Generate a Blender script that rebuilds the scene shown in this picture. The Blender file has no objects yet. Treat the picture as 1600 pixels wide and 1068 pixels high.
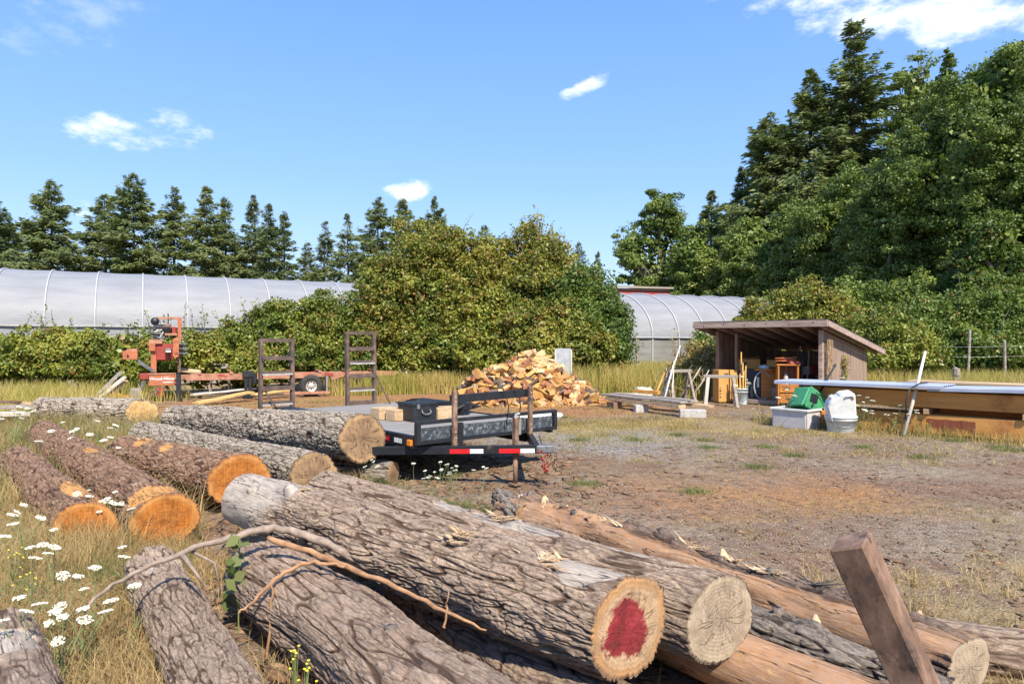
import bpy, bmesh, math, random
import numpy as np
from mathutils import Vector, Matrix, Euler
R = math.radians
PI = math.pi
sc = bpy.context.scene
C = sc.collection

# ------------------------------------------------------------------ camera
F = 1067.0; H0 = 535.0; CH = 1.85
cam_d = bpy.data.cameras.new("camera")
cam = bpy.data.objects.new("camera", cam_d); C.objects.link(cam)
cam.location = (0, 0, CH); cam.rotation_euler = (R(90), 0, 0)
cam_d.sensor_width = 36; cam_d.lens = 24.0; cam_d.clip_end = 3000; cam_d.clip_start = 0.05
sc.camera = cam

# ------------------------------------------------------------------ world and sun
SUN_EL = 47; SUN_AZ = 157          # azimuth clockwise from +Y
to_sun = Vector((math.sin(R(SUN_AZ))*math.cos(R(SUN_EL)), math.cos(R(SUN_AZ))*math.cos(R(SUN_EL)), math.sin(R(SUN_EL))))
w = bpy.data.worlds.new("World"); sc.world = w; w.use_nodes = True
wn = w.node_tree.nodes; wl = w.node_tree.links; wn.clear()
out = wn.new('ShaderNodeOutputWorld'); bg = wn.new('ShaderNodeBackground')
sky = wn.new('ShaderNodeTexSky'); sky.sky_type = 'NISHITA'; sky.sun_disc = False
sky.sun_elevation = R(SUN_EL); sky.sun_rotation = R(SUN_AZ)
sky.air_density = 1.15; sky.dust_density = 0.6; sky.ozone_density = 2.4; sky.altitude = 50
bg.inputs[1].default_value = 0.15
tc = wn.new('ShaderNodeTexCoord')
nz = wn.new('ShaderNodeTexNoise'); nz.inputs['Scale'].default_value = 16; nz.inputs['Detail'].default_value = 7; nz.inputs['Roughness'].default_value = 0.62
wmap = wn.new('ShaderNodeMapping'); wmap.inputs['Scale'].default_value = (1, 1, 2.2)
wl.new(tc.outputs['Generated'], wmap.inputs[0]); wl.new(wmap.outputs[0], nz.inputs['Vector'])
def wmath(op, a, b=None, clamp=False):
    m = wn.new('ShaderNodeMath'); m.operation = op; m.use_clamp = clamp
    for i, v in enumerate((a, b)):
        if v is None: continue
        if isinstance(v, (int, float)): m.inputs[i].default_value = v
        else: wl.new(v, m.inputs[i])
    return m.outputs[0]
def ramp_between(v, lo, hi):
    m = wn.new('ShaderNodeMapRange'); m.interpolation_type = 'SMOOTHSTEP'
    m.inputs[1].default_value = lo; m.inputs[2].default_value = hi
    wl.new(v, m.inputs[0]); return m.outputs[0]
# clouds: each a soft patch of sky, (azimuth, elevation) of its middle and its half sizes, in units of tan
CL = [(-.545,.31,.10,.028,0,1.1), (-.155,.222,.038,.015,.1,1.1), (.103,.372,.05,.012,.45,1.0), (.62,.490,.28,.055,-.05,.95), (.585,.342,.05,.014,0,1.0),
      (-.625,.196,.035,.016,.0,.9), (-.64,.47,.12,.05,.3,.25)]
mask = None
sep = wn.new('ShaderNodeSeparateXYZ'); wl.new(tc.outputs['Generated'], sep.inputs[0])
ysafe = wmath('MAXIMUM', sep.outputs[1], 0.05)
tx = wmath('DIVIDE', sep.outputs[0], ysafe); tz = wmath('DIVIDE', sep.outputs[2], ysafe)
nd = wmath('MULTIPLY', wmath('SUBTRACT', nz.outputs[0], 0.5), 5.0)
for (cx, cz, ax, az_, an, amp) in CL:
    dx = wmath('SUBTRACT', tx, cx); dz = wmath('SUBTRACT', tz, cz)
    ca, sa = math.cos(an), math.sin(an)
    u = wmath('ADD', wmath('MULTIPLY', dx, ca/ax), wmath('MULTIPLY', dz, sa/ax))
    v = wmath('ADD', wmath('MULTIPLY', dx, -sa/az_), wmath('MULTIPLY', dz, ca/az_))
    d = wmath('ADD', wmath('MULTIPLY', u, u), wmath('MULTIPLY', v, v))
    k = wmath('SUBTRACT', 1.0, wmath('ADD', d, nd))
    k = wmath('MULTIPLY', ramp_between(k, -0.1, 1.6), amp)
    mask = k if mask is None else wmath('MAXIMUM', mask, k)
front = wmath('GREATER_THAN', sep.outputs[1], 0.05)
mask = wmath('MULTIPLY', mask, front, True)
mix = wn.new('ShaderNodeMixRGB'); mix.inputs[2].default_value = (5.2, 5.4, 5.7, 1)
gam = wn.new('ShaderNodeHueSaturation'); gam.inputs['Saturation'].default_value = 1.12; gam.inputs['Value'].default_value = 1.1
wl.new(sky.outputs[0], gam.inputs['Color'])
elr = wn.new('ShaderNodeValToRGB'); els = elr.color_ramp.elements; els[0].position = 0.0; els[0].color = (2.15/5, 3.05/5, 4.05/5, 1); els[1].position = .55; els[1].color = (.52/5, 1.5/5, 3.75/5, 1)
e3 = els.new(.22); e3.color = (1.15/5, 2.3/5, 4.15/5, 1)
wl.new(sep.outputs[2], elr.inputs[0])
esc = wn.new('ShaderNodeMixRGB'); esc.blend_type = 'MULTIPLY'; esc.inputs[0].default_value = 1; esc.inputs[2].default_value = (5.9, 5.25, 5.5, 1); wl.new(elr.outputs[0], esc.inputs[1])
emx = wn.new('ShaderNodeMixRGB'); emx.inputs[0].default_value = .78; wl.new(gam.outputs[0], emx.inputs[1]); wl.new(esc.outputs[0], emx.inputs[2])
wl.new(emx.outputs[0], mix.inputs[1]); wl.new(mask, mix.inputs[0]); wl.new(mix.outputs[0], bg.inputs[0])
wl.new(bg.outputs[0], out.inputs[0])

sd = bpy.data.lights.new("sun", 'SUN'); sd.energy = 5.0; sd.angle = R(0.5); sd.color = (1.0, 0.915, 0.765)
sun = bpy.data.objects.new("sun", sd); C.objects.link(sun)
sun.rotation_euler = to_sun.to_track_quat('Z', 'Y').to_euler(); sun.location = (10, -20, 40)
sc.view_settings.view_transform = 'Standard'; sc.view_settings.look = 'None'
sc.view_settings.exposure = 0.74; sc.view_settings.gamma = 1.0

# ------------------------------------------------------------------ numpy noise
def vnoise(p, seed=0):
    p = np.asarray(p, dtype=np.float64)
    i = np.floor(p).astype(np.int64); f = p - i; f = f*f*(3-2*f)
    def h(a, b, c):
        x = (a*374761393 + b*668265263 + c*1274126177 + seed*974634777) & 0xffffffff
        x = ((x ^ (x >> 13))*1274126177) & 0xffffffff
        x = ((x ^ (x >> 16))*2246822519) & 0xffffffff
        return ((x ^ (x >> 15)) & 0xffffff)/float(0xffffff)
    X, Y, Z = i[:, 0], i[:, 1], i[:, 2]; fx, fy, fz = f[:, 0], f[:, 1], f[:, 2]
    r = 0
    for a in (0, 1):
        for b in (0, 1):
            for c in (0, 1):
                wgt = (fx if a else 1-fx)*(fy if b else 1-fy)*(fz if c else 1-fz)
                r = r + wgt*h(X+a, Y+b, Z+c)
    return r*2-1
def fbm(p, o=4, seed=0):
    r = 0; a = 1; t = 0; p = np.array(p, dtype=np.float64)
    for k in range(o):
        r = r + a*vnoise(p, seed+k*7); t += a; a *= .5; p = p*2.03+11.7
    return r/t
def sstep(a, b, x):
    t = np.clip((x-a)/(b-a), 0, 1); return t*t*(3-2*t)

# ------------------------------------------------------------------ placing helpers
def P(px, py, D): return Vector(((px-800)/F*D, D, CH-(py-H0)/F*D))
def gx(px, D): return (px-800)/F*D
def ground(x, y):
    p = np.stack([np.atleast_1d(x)*.35, np.atleast_1d(y)*.35, np.zeros(np.size(x))], 1)
    q = np.stack([np.atleast_1d(x)*2.1, np.atleast_1d(y)*2.1, np.zeros(np.size(x))+5], 1)
    return fbm(p, 2, 3)*.035 + fbm(q, 2, 9)*.012
def gz(x, y): return float(ground(x, y)[0])

def fin(me, mats, name, parent=None, smooth=False):
    if not isinstance(mats, (list, tuple)): mats = [mats]
    for m in mats: me.materials.append(m)
    if smooth: me.polygons.foreach_set('use_smooth', np.ones(len(me.polygons), dtype=bool))
    o = bpy.data.objects.new(name, me); C.objects.link(o)
    if parent is not None: o.parent = parent
    return o
def fast(name, verts, faces, mats, parent=None, smooth=False, attrs=None):
    """verts (N,3), faces (M,4) or (M,3)"""
    verts = np.asarray(verts, dtype=np.float32); faces = np.asarray(faces, dtype=np.int32)
    me = bpy.data.meshes.new(name); k = faces.shape[1]; m = len(faces)
    me.vertices.add(len(verts)); me.vertices.foreach_set('co', verts.ravel())
    me.loops.add(m*k); me.loops.foreach_set('vertex_index', faces.ravel())
    me.polygons.add(m); me.polygons.foreach_set('loop_start', np.arange(0, m*k, k, dtype=np.int32))
    me.polygons.foreach_set('loop_total', np.full(m, k, dtype=np.int32))
    me.update(calc_edges=True)
    if attrs:
        for an, arr in attrs.items():
            a = me.attributes.new(an, 'FLOAT', 'POINT'); a.data.foreach_set('value', np.asarray(arr, dtype=np.float32).ravel())
    return fin(me, mats, name, parent, smooth)
class MB:
    """collects shapes into one mesh"""
    def __init__(s): s.bm = bmesh.new(); s.mi = 0
    def _add(s, vs, fs):
        bv = [s.bm.verts.new(v) for v in vs]
        for f in fs:
            try:
                fc = s.bm.faces.new([bv[i] for i in f]); fc.material_index = s.mi
            except ValueError: pass
        return s
    def box(s, c, size, rot=(0, 0, 0), taper=1.0, bev=0):
        hx, hy, hz = [q/2 for q in size]; M = Euler(rot).to_matrix(); c = Vector(c)
        vs = []
        for z in (-1, 1):
            k = taper if z > 0 else 1
            for x, y in ((-1, -1), (1, -1), (1, 1), (-1, 1)):
                vs.append(c + M @ Vector((x*hx*k, y*hy*k, z*hz)))
        return s._add(vs, [(0, 3, 2, 1), (4, 5, 6, 7), (0, 1, 5, 4), (1, 2, 6, 5), (2, 3, 7, 6), (3, 0, 4, 7)])
    def bar(s, a, b, wd, ht=None, up=(0, 0, 1)):
        a = Vector(a); b = Vector(b); ht = ht or wd; d = (b-a).normalized(); up = Vector(up)
        if abs(d.dot(up)) > .98: up = Vector((0, 1, 0))
        sx = d.cross(up).normalized(); uz = sx.cross(d).normalized()
        vs = []
        for q in (a, b):
            for x, y in ((-1, -1), (1, -1), (1, 1), (-1, 1)): vs.append(q + sx*x*wd/2 + uz*y*ht/2)
        return s._add(vs, [(0, 3, 2, 1), (4, 5, 6, 7), (0, 1, 5, 4), (1, 2, 6, 5), (2, 3, 7, 6), (3, 0, 4, 7)])
    def tube(s, pts, rad, n=8, cap=True):
        pts = [Vector(p) for p in pts]
        if not isinstance(rad, (list, tuple)): rad = [rad]*len(pts)
        rings = []; vs = []; prev = None
        for i, p in enumerate(pts):
            d = (pts[min(i+1, len(pts)-1)]-pts[max(i-1, 0)])
            if d.length < 1e-9: d = Vector((0, 0, 1))
            d.normalize()
            if prev is None:
                u = d.orthogonal().normalized()
            else:
                u = (prev - d*prev.dot(d))
                u = u.normalized() if u.length > 1e-6 else d.orthogonal().normalized()
            prev = u; v = d.cross(u)
            for k in range(n):
                a = 2*PI*k/n; vs.append(p + (u*math.cos(a)+v*math.sin(a))*rad[i])
        fs = []
        for i in range(len(pts)-1):
            for k in range(n):
                k2 = (k+1) % n
                fs.append((i*n+k, i*n+k2, (i+1)*n+k2, (i+1)*n+k))
        if cap:
            fs.append(tuple(range(n-1, -1, -1))); m = (len(pts)-1)*n; fs.append(tuple(m+k for k in range(n)))
        return s._add(vs, fs)
    def ring(s, c, axis, R0, r, n=28, m=10):
        c = Vector(c); axis = Vector(axis).normalized(); u = axis.orthogonal().normalized(); v = axis.cross(u)
        vs = []; fs = []
        for i in range(n):
            a = 2*PI*i/n; e = u*math.cos(a)+v*math.sin(a)
            for j in range(m):
                b = 2*PI*j/m; vs.append(c + e*(R0+r*math.cos(b)) + axis*(r*math.sin(b)))
        for i in range(n):
            for j in range(m):
                i2 = (i+1) % n; j2 = (j+1) % m
                fs.append((i*m+j, i2*m+j, i2*m+j2, i*m+j2))
        return s._add(vs, fs)
    def lathe(s, prof, n=24, c=(0, 0, 0), rot=None):
        vs = []; fs = []; c = Vector(c); M = Euler(rot).to_matrix() if rot else Matrix.Identity(3)
        for (r, z) in prof:
            for k in range(n):
                a = 2*PI*k/n; vs.append(c + M @ Vector((r*math.cos(a), r*math.sin(a), z)))
        for i in range(len(prof)-1):
            for k in range(n):
                k2 = (k+1) % n; fs.append((i*n+k, i*n+k2, (i+1)*n+k2, (i+1)*n+k))
        fs.append(tuple(range(n-1, -1, -1))); m = (len(prof)-1)*n; fs.append(tuple(m+k for k in range(n)))
        return s._add(vs, fs)
    def prism(s, poly, a, b):
        """poly: list of 2D (x,z); extruded along y from a to b"""
        n = len(poly); vs = [Vector((x, a, z)) for x, z in poly]+[Vector((x, b, z)) for x, z in poly]
        fs = [tuple(range(n)), tuple(range(2*n-1, n-1, -1))]
        for i in range(n):
            j = (i+1) % n; fs.append((j, i, n+i, n+j))
        return s._add(vs, fs)
    def build(s, name, mats, parent=None, smooth=False, bev=0, label=None):
        bmesh.ops.recalc_face_normals(s.bm, faces=s.bm.faces)
        me = bpy.data.meshes.new(name)
        if bev:
            ed = [e for e in s.bm.edges if len(e.link_faces) == 2 and e.calc_face_angle(0) > .6]
            try: bmesh.ops.bevel(s.bm, geom=ed, offset=bev, segments=1, affect='EDGES', clamp_overlap=True)
            except Exception: pass
        s.bm.to_mesh(me); s.bm.free()
        o = fin(me, mats, name, parent, smooth)
        if label: o['label'] = label
        return o
def thing(name, label, cat, loc=(0, 0, 0), rotz=0, group=None, rot=None):
    o = bpy.data.objects.new(name, None); C.objects.link(o); o.empty_display_size = .2
    o.location = loc; o.rotation_euler = rot if rot else (0, 0, rotz)
    o['label'] = label; o['category'] = cat
    if group: o['group'] = group
    return o
def tag(o, label, cat, group=None):
    o['label'] = label; o['category'] = cat
    if group: o['group'] = group
    return o
def kind(o, k): o['kind'] = k; return o
def copy_tree(o, parent=None):
    c = o.copy(); C.objects.link(c); c.parent = parent
    for ch in list(o.children): copy_tree(ch, c)
    return c

# ------------------------------------------------------------------ materials
def newmat(name):
    m = bpy.data.materials.new(name); m.use_nodes = True
    nt = m.node_tree; nt.nodes.clear()
    o = nt.nodes.new('ShaderNodeOutputMaterial'); b = nt.nodes.new('ShaderNodeBsdfPrincipled')
    nt.links.new(b.outputs[0], o.inputs[0]); return m, nt, b, o
class NT:
    def __init__(s, nt): s.nt = nt
    def n(s, t, **k):
        x = s.nt.nodes.new(t)
        for a, v in k.items(): setattr(x, a, v)
        return x
    def l(s, a, b): s.nt.links.new(a, b)
    def coord(s, scale=(1, 1, 1), which='Object', rot=(0, 0, 0)):
        t = s.n('ShaderNodeTexCoord'); m = s.n('ShaderNodeMapping'); m.inputs['Scale'].default_value = scale; m.inputs['Rotation'].default_value = rot
        s.l(t.outputs[which], m.inputs[0]); return m.outputs[0]
    def wcoord(s, scale=(1, 1, 1)):
        t = s.n('ShaderNodeNewGeometry'); m = s.n('ShaderNodeMapping'); m.inputs['Scale'].default_value = scale
        s.l(t.outputs['Position'], m.inputs[0]); return m.outputs[0]
    def noise(s, vec, scale, detail=5, rough=.6, dist=0):
        x = s.n('ShaderNodeTexNoise'); x.inputs['Scale'].default_value = scale; x.inputs['Detail'].default_value = detail
        x.inputs['Roughness'].default_value = rough; x.inputs['Distortion'].default_value = dist
        s.l(vec, x.inputs['Vector']); return x.outputs[0]
    def vor(s, vec, scale, feature='F1', out=0, rnd=1):
        x = s.n('ShaderNodeTexVoronoi'); x.feature = feature; x.inputs['Scale'].default_value = scale; x.inputs['Randomness'].default_value = rnd
        s.l(vec, x.inputs['Vector']); return x.outputs[out]
    def ramp(s, v, stops, interp='LINEAR'):
        x = s.n('ShaderNodeValToRGB'); cr = x.color_ramp; cr.interpolation = interp
        while len(cr.elements) < len(stops): cr.elements.new(.5)
        for e, (p, c) in zip(cr.elements, stops):
            e.position = p; e.color = (c, c, c, 1) if isinstance(c, (int, float)) else (*c, 1)
        s.l(v, x.inputs[0]); return x.outputs[0]
    def mix(s, fac, a, b, mode='MIX'):
        x = s.n('ShaderNodeMixRGB'); x.blend_type = mode
        for i, v in enumerate((fac, a, b)):
            if isinstance(v, (int, float)): x.inputs[i].default_value = v if i == 0 else (v, v, v, 1)
            elif isinstance(v, tuple): x.inputs[i].default_value = (*v, 1)
            else: s.l(v, x.inputs[i])
        return x.outputs[0]
    def math(s, op, a, b=0.0):
        x = s.n('ShaderNodeMath'); x.operation = op
        for i, v in enumerate((a, b)):
            if isinstance(v, (int, float)): x.inputs[i].default_value = v
            else: s.l(v, x.inputs[i])
        return x.outputs[0]
    def bump(s, h, strength, dist, b):
        x = s.n('ShaderNodeBump'); x.inputs['Strength'].default_value = strength; x.inputs['Distance'].default_value = dist
        s.l(h, x.inputs['Height']); s.l(x.outputs[0], b.inputs['Normal']); return x
def mat(name, stops, scale=6, stretch=(1, 1, 1), rough=.7, bump=.3, bdist=.01, bscale=None, metallic=0, detail=6, spec=None, which='Object', dirt=None):
    m, nt, b, o = newmat(name); g = NT(nt)
    v = g.coord(stretch, which); n1 = g.noise(v, scale, detail, .65)
    if isinstance(stops[0], (int, float)): stops = [(.3, tuple(q*.75 for q in stops)), (.7, tuple(min(1, q*1.2) for q in stops))]
    col = g.ramp(n1, stops)
    if dirt:
        n3 = g.noise(g.coord((1, 1, 1), which), dirt[2] if len(dirt) > 2 else 3, 6, .7)
        col = g.mix(g.ramp(n3, [(dirt[1], 0), (dirt[1]+.12, 1)]), col, dirt[0])
    g.l(col, b.inputs['Base Color']); b.inputs['Roughness'].default_value = rough; b.inputs['Metallic'].default_value = metallic
    if spec is not None: b.inputs['Specular IOR Level'].default_value = spec
    if bump: g.bump(g.noise(v, bscale or scale*2.5, 8, .7), bump, bdist, b)
    return m
M = {}
# foliage: a two-sided leaf with light coming through, colours vary leaf to leaf and clump to clump
def leafmat(name, cols, clump=.6, trans=.28, rough=.5, accent=None, acc_amt=.1):
    m = bpy.data.materials.new(name); m.use_nodes = True; nt = m.node_tree; nt.nodes.clear(); g = NT(nt)
    o = g.n('ShaderNodeOutputMaterial'); b = g.n('ShaderNodeBsdfPrincipled'); t = g.n('ShaderNodeBsdfTranslucent'); mx = g.n('ShaderNodeMixShader')
    geo = g.n('ShaderNodeNewGeometry'); oi = g.n('ShaderNodeObjectInfo')
    pn = g.noise(g.wcoord(), clump, 3, .6)
    rnd = geo.outputs['Random Per Island']
    v = g.math('ADD', g.math('MULTIPLY', rnd, .5), g.math('MULTIPLY', g.math('SUBTRACT', pn, .32), 1.35))
    v = g.math('ADD', v, g.math('MULTIPLY', g.math('SUBTRACT', oi.outputs['Random'], .5), .22))
    n = len(cols); col = g.ramp(v, [(.08+.84*i/(n-1), c) for i, c in enumerate(cols)])
    if accent:
        pn2 = g.noise(g.wcoord(), clump*2.2, 3, .6)
        f = g.math('MULTIPLY', g.math('GREATER_THAN', g.math('ADD', g.math('MULTIPLY', rnd, .45), pn2), 1.0-acc_amt), .85)
        col = g.mix(f, col, accent)
    g.l(col, b.inputs['Base Color']); b.inputs['Roughness'].default_value = rough; b.inputs['Specular IOR Level'].default_value = .35
    tcx = g.mix(1.0, col, (1.0, 1.15, .5), 'MULTIPLY'); g.l(tcx, t.inputs[0])
    mx.inputs[0].default_value = trans; g.l(b.outputs[0], mx.inputs[1]); g.l(t.outputs[0], mx.inputs[2]); g.l(mx.outputs[0], o.inputs[0])
    return m
M['fir'] = leafmat('fir_needles', [(.085, .12, .05), (.165, .205, .075), (.27, .29, .105)], .25, .25, .7)
M['oak'] = leafmat('oak_leaves', [(.075, .12, .025), (.145, .20, .042), (.28, .32, .07)], .55, .24, .5)
M['bramble'] = leafmat('bramble_leaves', [(.06, .10, .02), (.13, .175, .032), (.25, .27, .045), (.38, .36, .07)], .7, .28, .42, accent=(.26, .13, .04), acc_amt=.06)
M['mound'] = leafmat('thicket_leaves', [(.08, .11, .022), (.17, .195, .036), (.29, .28, .05), (.40, .33, .075)], .7, .28, .45, accent=(.26, .13, .04), acc_amt=.09)
M['shrub'] = leafmat('shrub_leaves', [(.06, .11, .024), (.12, .18, .036), (.21, .25, .05)], .6, .3, .45, accent=(.24, .16, .05), acc_amt=.05)
M['drygrass'] = leafmat('dry_grass', [(.26, .17, .075), (.44, .31, .14), (.58, .45, .24)], .9, .3, .6)
M['mixgrass'] = leafmat('mixed_grass', [(.14, .14, .04), (.30, .24, .08), (.46, .34, .14), (.54, .40, .19)], .8, .3, .6)
M['greengrass'] = leafmat('green_weeds', [(.07, .10, .025), (.13, .16, .045), (.24, .24, .09)], 1.2, .3, .55)
M['yellowgrass'] = leafmat('yellow_grass', [(.18, .20, .035), (.36, .33, .07), (.52, .39, .14), (.58, .42, .22)], .5, .3, .6)
M['inner'] = mat('inner_twigs', [(.35, (.012, .02, .006)), (.65, (.04, .06, .018))], 5, rough=.9, bump=1, bdist=.1)
M['trunk'] = mat('tree_trunk', [(.3, (.07, .055, .045)), (.7, (.2, .17, .14))], 5, (1, 1, .3), .9, .8, .03)
M['flower'] = mat('white_flower', [(.3, (.50, .50, .38)), (.7, (.74, .72, .6))], 60, rough=.8, bump=.5, bdist=.003)
M['yflower'] = mat('yellow_flower', [(.3, (.6, .5, .04)), (.7, (.8, .7, .08))], 60, rough=.7, bump=0)
M['stem'] = mat('plant_stem', [(.3, (.10, .15, .05)), (.7, (.25, .27, .11))], 8, rough=.7, bump=0)
M['drystem'] = mat('dry_stem', [(.3, (.2, .13, .07)), (.7, (.42, .30, .17))], 8, rough=.8, bump=0)
# ================================================================== ground
def axis_steps(lo, hi, fine_lo, fine_hi, step, grow=1.12):
    a = list(np.arange(fine_lo, fine_hi, step)); s = step; v = fine_lo; left = []
    while v > lo: s *= grow; v -= s; left.append(v)
    s = step; v = a[-1]; right = []
    while v < hi: s *= grow; v += s; right.append(v)
    return np.array(left[::-1]+a+right)
xs = axis_steps(-1500, 1500, -7, 8, .05); ys = axis_steps(-60, 2200, 1.6, 11, .05)
X, Y = np.meshgrid(xs, ys); gxv = X.ravel(); gyv = Y.ravel()
Z = ground(gxv, gyv)
pp = np.stack([gxv, gyv, 0*gxv], 1)
near = np.exp(-((gyv-4)/9)**2)
Z = Z + near*(fbm(pp*9, 2, 21)*.010 + fbm(pp*22, 2, 22)*.005)
def blob(x, y, cx, cy, rx, ry): return np.exp(-(((x-cx)/rx)**2+((y-cy)/ry)**2))
n1 = fbm(pp*.5, 4, 31); n2 = fbm(pp*1.7, 4, 37)
rust = np.clip(blob(gxv, gyv, -6, 18.5, 4.5, 4.5)*1.6 + blob(gxv, gyv, 0, 20, 5, 3.2)*1.2 + blob(gxv, gyv, 1.6, 7.6, 3.2, 1.7)*.35 + blob(gxv, gyv, 3.5, 8.6, 3.8, 1.6)*.35 + n1*.35, 0, 1)
gravel = np.clip(blob(gxv, gyv, 3.2, 12.3, 3.4, 1.8)*.5 + blob(gxv, gyv, 6.5, 6.5, 3, 2.5)*.3 + blob(gxv, gyv, 1, 14, 2, 2)*.5 + n1*.5+n2*.25, 0, 1)
straw = np.clip(blob(gxv, gyv, 5.5, 14.8, 4.5, 1.8)*.6 + blob(gxv, gyv, 3.6, 4.6, 1.6, 1.2)*.6 + sstep(24, 27, gyv) + sstep(-2.6, -4.2, gxv+gyv*.0)*sstep(14, 9, gyv)*.8 + sstep(-9, -12, gxv)*.8 + n2*.5 + .12, 0, 1)
nx = len(xs); ny = len(ys); idx = np.arange(nx*ny).reshape(ny, nx)
gf = np.stack([idx[:-1, :-1].ravel(), idx[:-1, 1:].ravel(), idx[1:, 1:].ravel(), idx[1:, :-1].ravel()], 1)
m, nt, b, o_ = newmat('yard_ground'); g = NT(nt)
def attr(g, n): x = g.n('ShaderNodeAttribute'); x.attribute_name = n; return x.outputs['Fac']
wc = g.wcoord()
nA = g.noise(wc, 1.3, 8, .7); nB = g.noise(wc, 9, 8, .75); nC = g.noise(wc, 45, 6, .7)
dirt = g.ramp(nB, [(.3, (.085, .06, .042)), (.5, (.19, .135, .095)), (.72, (.33, .255, .185))])
grv = g.ramp(g.vor(wc, 42, out=1), [(.1, (.10, .088, .078)), (.5, (.22, .198, .172)), (.85, (.40, .36, .315))])
rst = g.ramp(g.mix(.5, nB, nC), [(.36, (.12, .058, .03)), (.5, (.30, .15, .065)), (.66, (.46, .27, .12))])
stw = g.ramp(nC, [(.32, (.13, .09, .045)), (.5, (.28, .20, .10)), (.7, (.42, .33, .19))])
def edge(n, w_): return g.ramp(g.math('ADD', attr(g, n), g.math('MULTIPLY', g.math('SUBTRACT', g.mix(.5, nA, nB), .5), w_)), [(.35, 0), (.65, 1)])
dirt = g.mix(g.ramp(nA, [(.38, 0), (.62, .75)]), dirt, g.ramp(nB, [(.3, (.16, .12, .085)), (.7, (.40, .32, .235))])); dirt = g.mix(g.ramp(g.noise(wc, .55, 6, .7), [(.45, 0), (.62, .6)]), dirt, g.ramp(nC, [(.35, (.085, .043, .027)), (.65, (.25, .13, .078))])); col = g.mix(edge('rust', 1.3), dirt, rst); col = g.mix(edge('gravel', 1.5), col, grv); col = g.mix(g.math('MULTIPLY', edge('straw', 1.6), .85), col, stw)
speck = g.ramp(g.vor(wc, 70, out=1), [(.86, 0), (.9, 1)]); col = g.mix(g.math('MULTIPLY', speck, .55), col, (.5, .46, .4))
chips = g.ramp(g.vor(g.wcoord((1, 2.3, 1)), 30, out=1), [(.0, 1), (.12, 0)]); col = g.mix(g.math('MULTIPLY', chips, .6), col, (.085, .05, .035))
g.l(col, b.inputs['Base Color']); b.inputs['Roughness'].default_value = .95; b.inputs['Specular IOR Level'].default_value = .15
hh = g.mix(.5, nC, g.vor(wc, 42)); g.bump(hh, .9, .03, b)
M['ground'] = m
go = fast('ground', np.stack([gxv, gyv, Z], 1), gf, M['ground'], None, True, {'rust': rust, 'gravel': gravel, 'straw': straw})
kind(go, 'structure')

# ================================================================== leaves, grass
def unit(v): return v/np.maximum(np.linalg.norm(v, axis=1, keepdims=True), 1e-9)
def leafquads(c, outd, size, rng, aspect=.6, bias=.9, droop=None):
    n = len(c); nrm = unit(outd*bias + rng.normal(size=(n, 3))*.75)
    t = unit(np.cross(nrm, rng.normal(size=(n, 3)))); b_ = np.cross(nrm, t)
    s = (size*rng.uniform(.6, 1.35, n))[:, None] if not isinstance(size, np.ndarray) else (size*rng.uniform(.6, 1.35, n))[:, None]
    v = np.stack([c-t*s*.5, c+b_*s*.5*aspect-t*s*.08, c+t*s*.5-nrm*s*.12, c-b_*s*.5*aspect-t*s*.08], 1)
    f = np.arange(n*4).reshape(n, 4); return v.reshape(-1, 3), f
def clump_leaves(cent, rad, per, rng, size, flat=.75, aspect=.6):
    K = len(cent); per = np.asarray(per); idx = np.repeat(np.arange(K), per); n = len(idx)
    d = unit(rng.normal(size=(n, 3))); r = rng.uniform(0.25, 1, n)**.6
    off = d*(rad[idx]*r)[:, None]; off[:, 2] *= flat
    return leafquads(cent[idx]+off, d+np.array([0, 0, .55]), size, rng, aspect)
def ell_clumps(ells, n, rng, cr=(.3, .6), shell=(.72, 1.02), zmin=.1, gapt=-.42):
    """clump centres over the outside of joined ellipsoids (cx,cy,cz,rx,ry,rz)"""
    E = np.array(ells, dtype=float); wts = (E[:, 3]*E[:, 5]); wts = wts/wts.sum()
    k = rng.choice(len(E), n*3, p=wts); d = unit(rng.normal(size=(n*3, 3)))
    s = rng.uniform(*shell, n*3)[:, None]; s = s*(1+.22*vnoise(d*2.6+E[k, :3]*.7+k[:, None]*3.3, 57)+.10*vnoise(d*6+k[:, None]*5.1, 58))[:, None]; c = E[k, :3]+d*E[k, 3:]*s
    ins = np.ones(len(c), bool)
    for e in range(len(E)):
        q = (((c-E[e, :3])/E[e, 3:])**2).sum(1); ins &= ~((q < .45) & (k != e))
    ins &= c[:, 2] > zmin
    c = c[ins]; c = c[vnoise(c/(cr[1]*3.0)+31.7, 91) > -.24][:n]; return c, rng.uniform(cr[0], cr[1], len(c))
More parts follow.
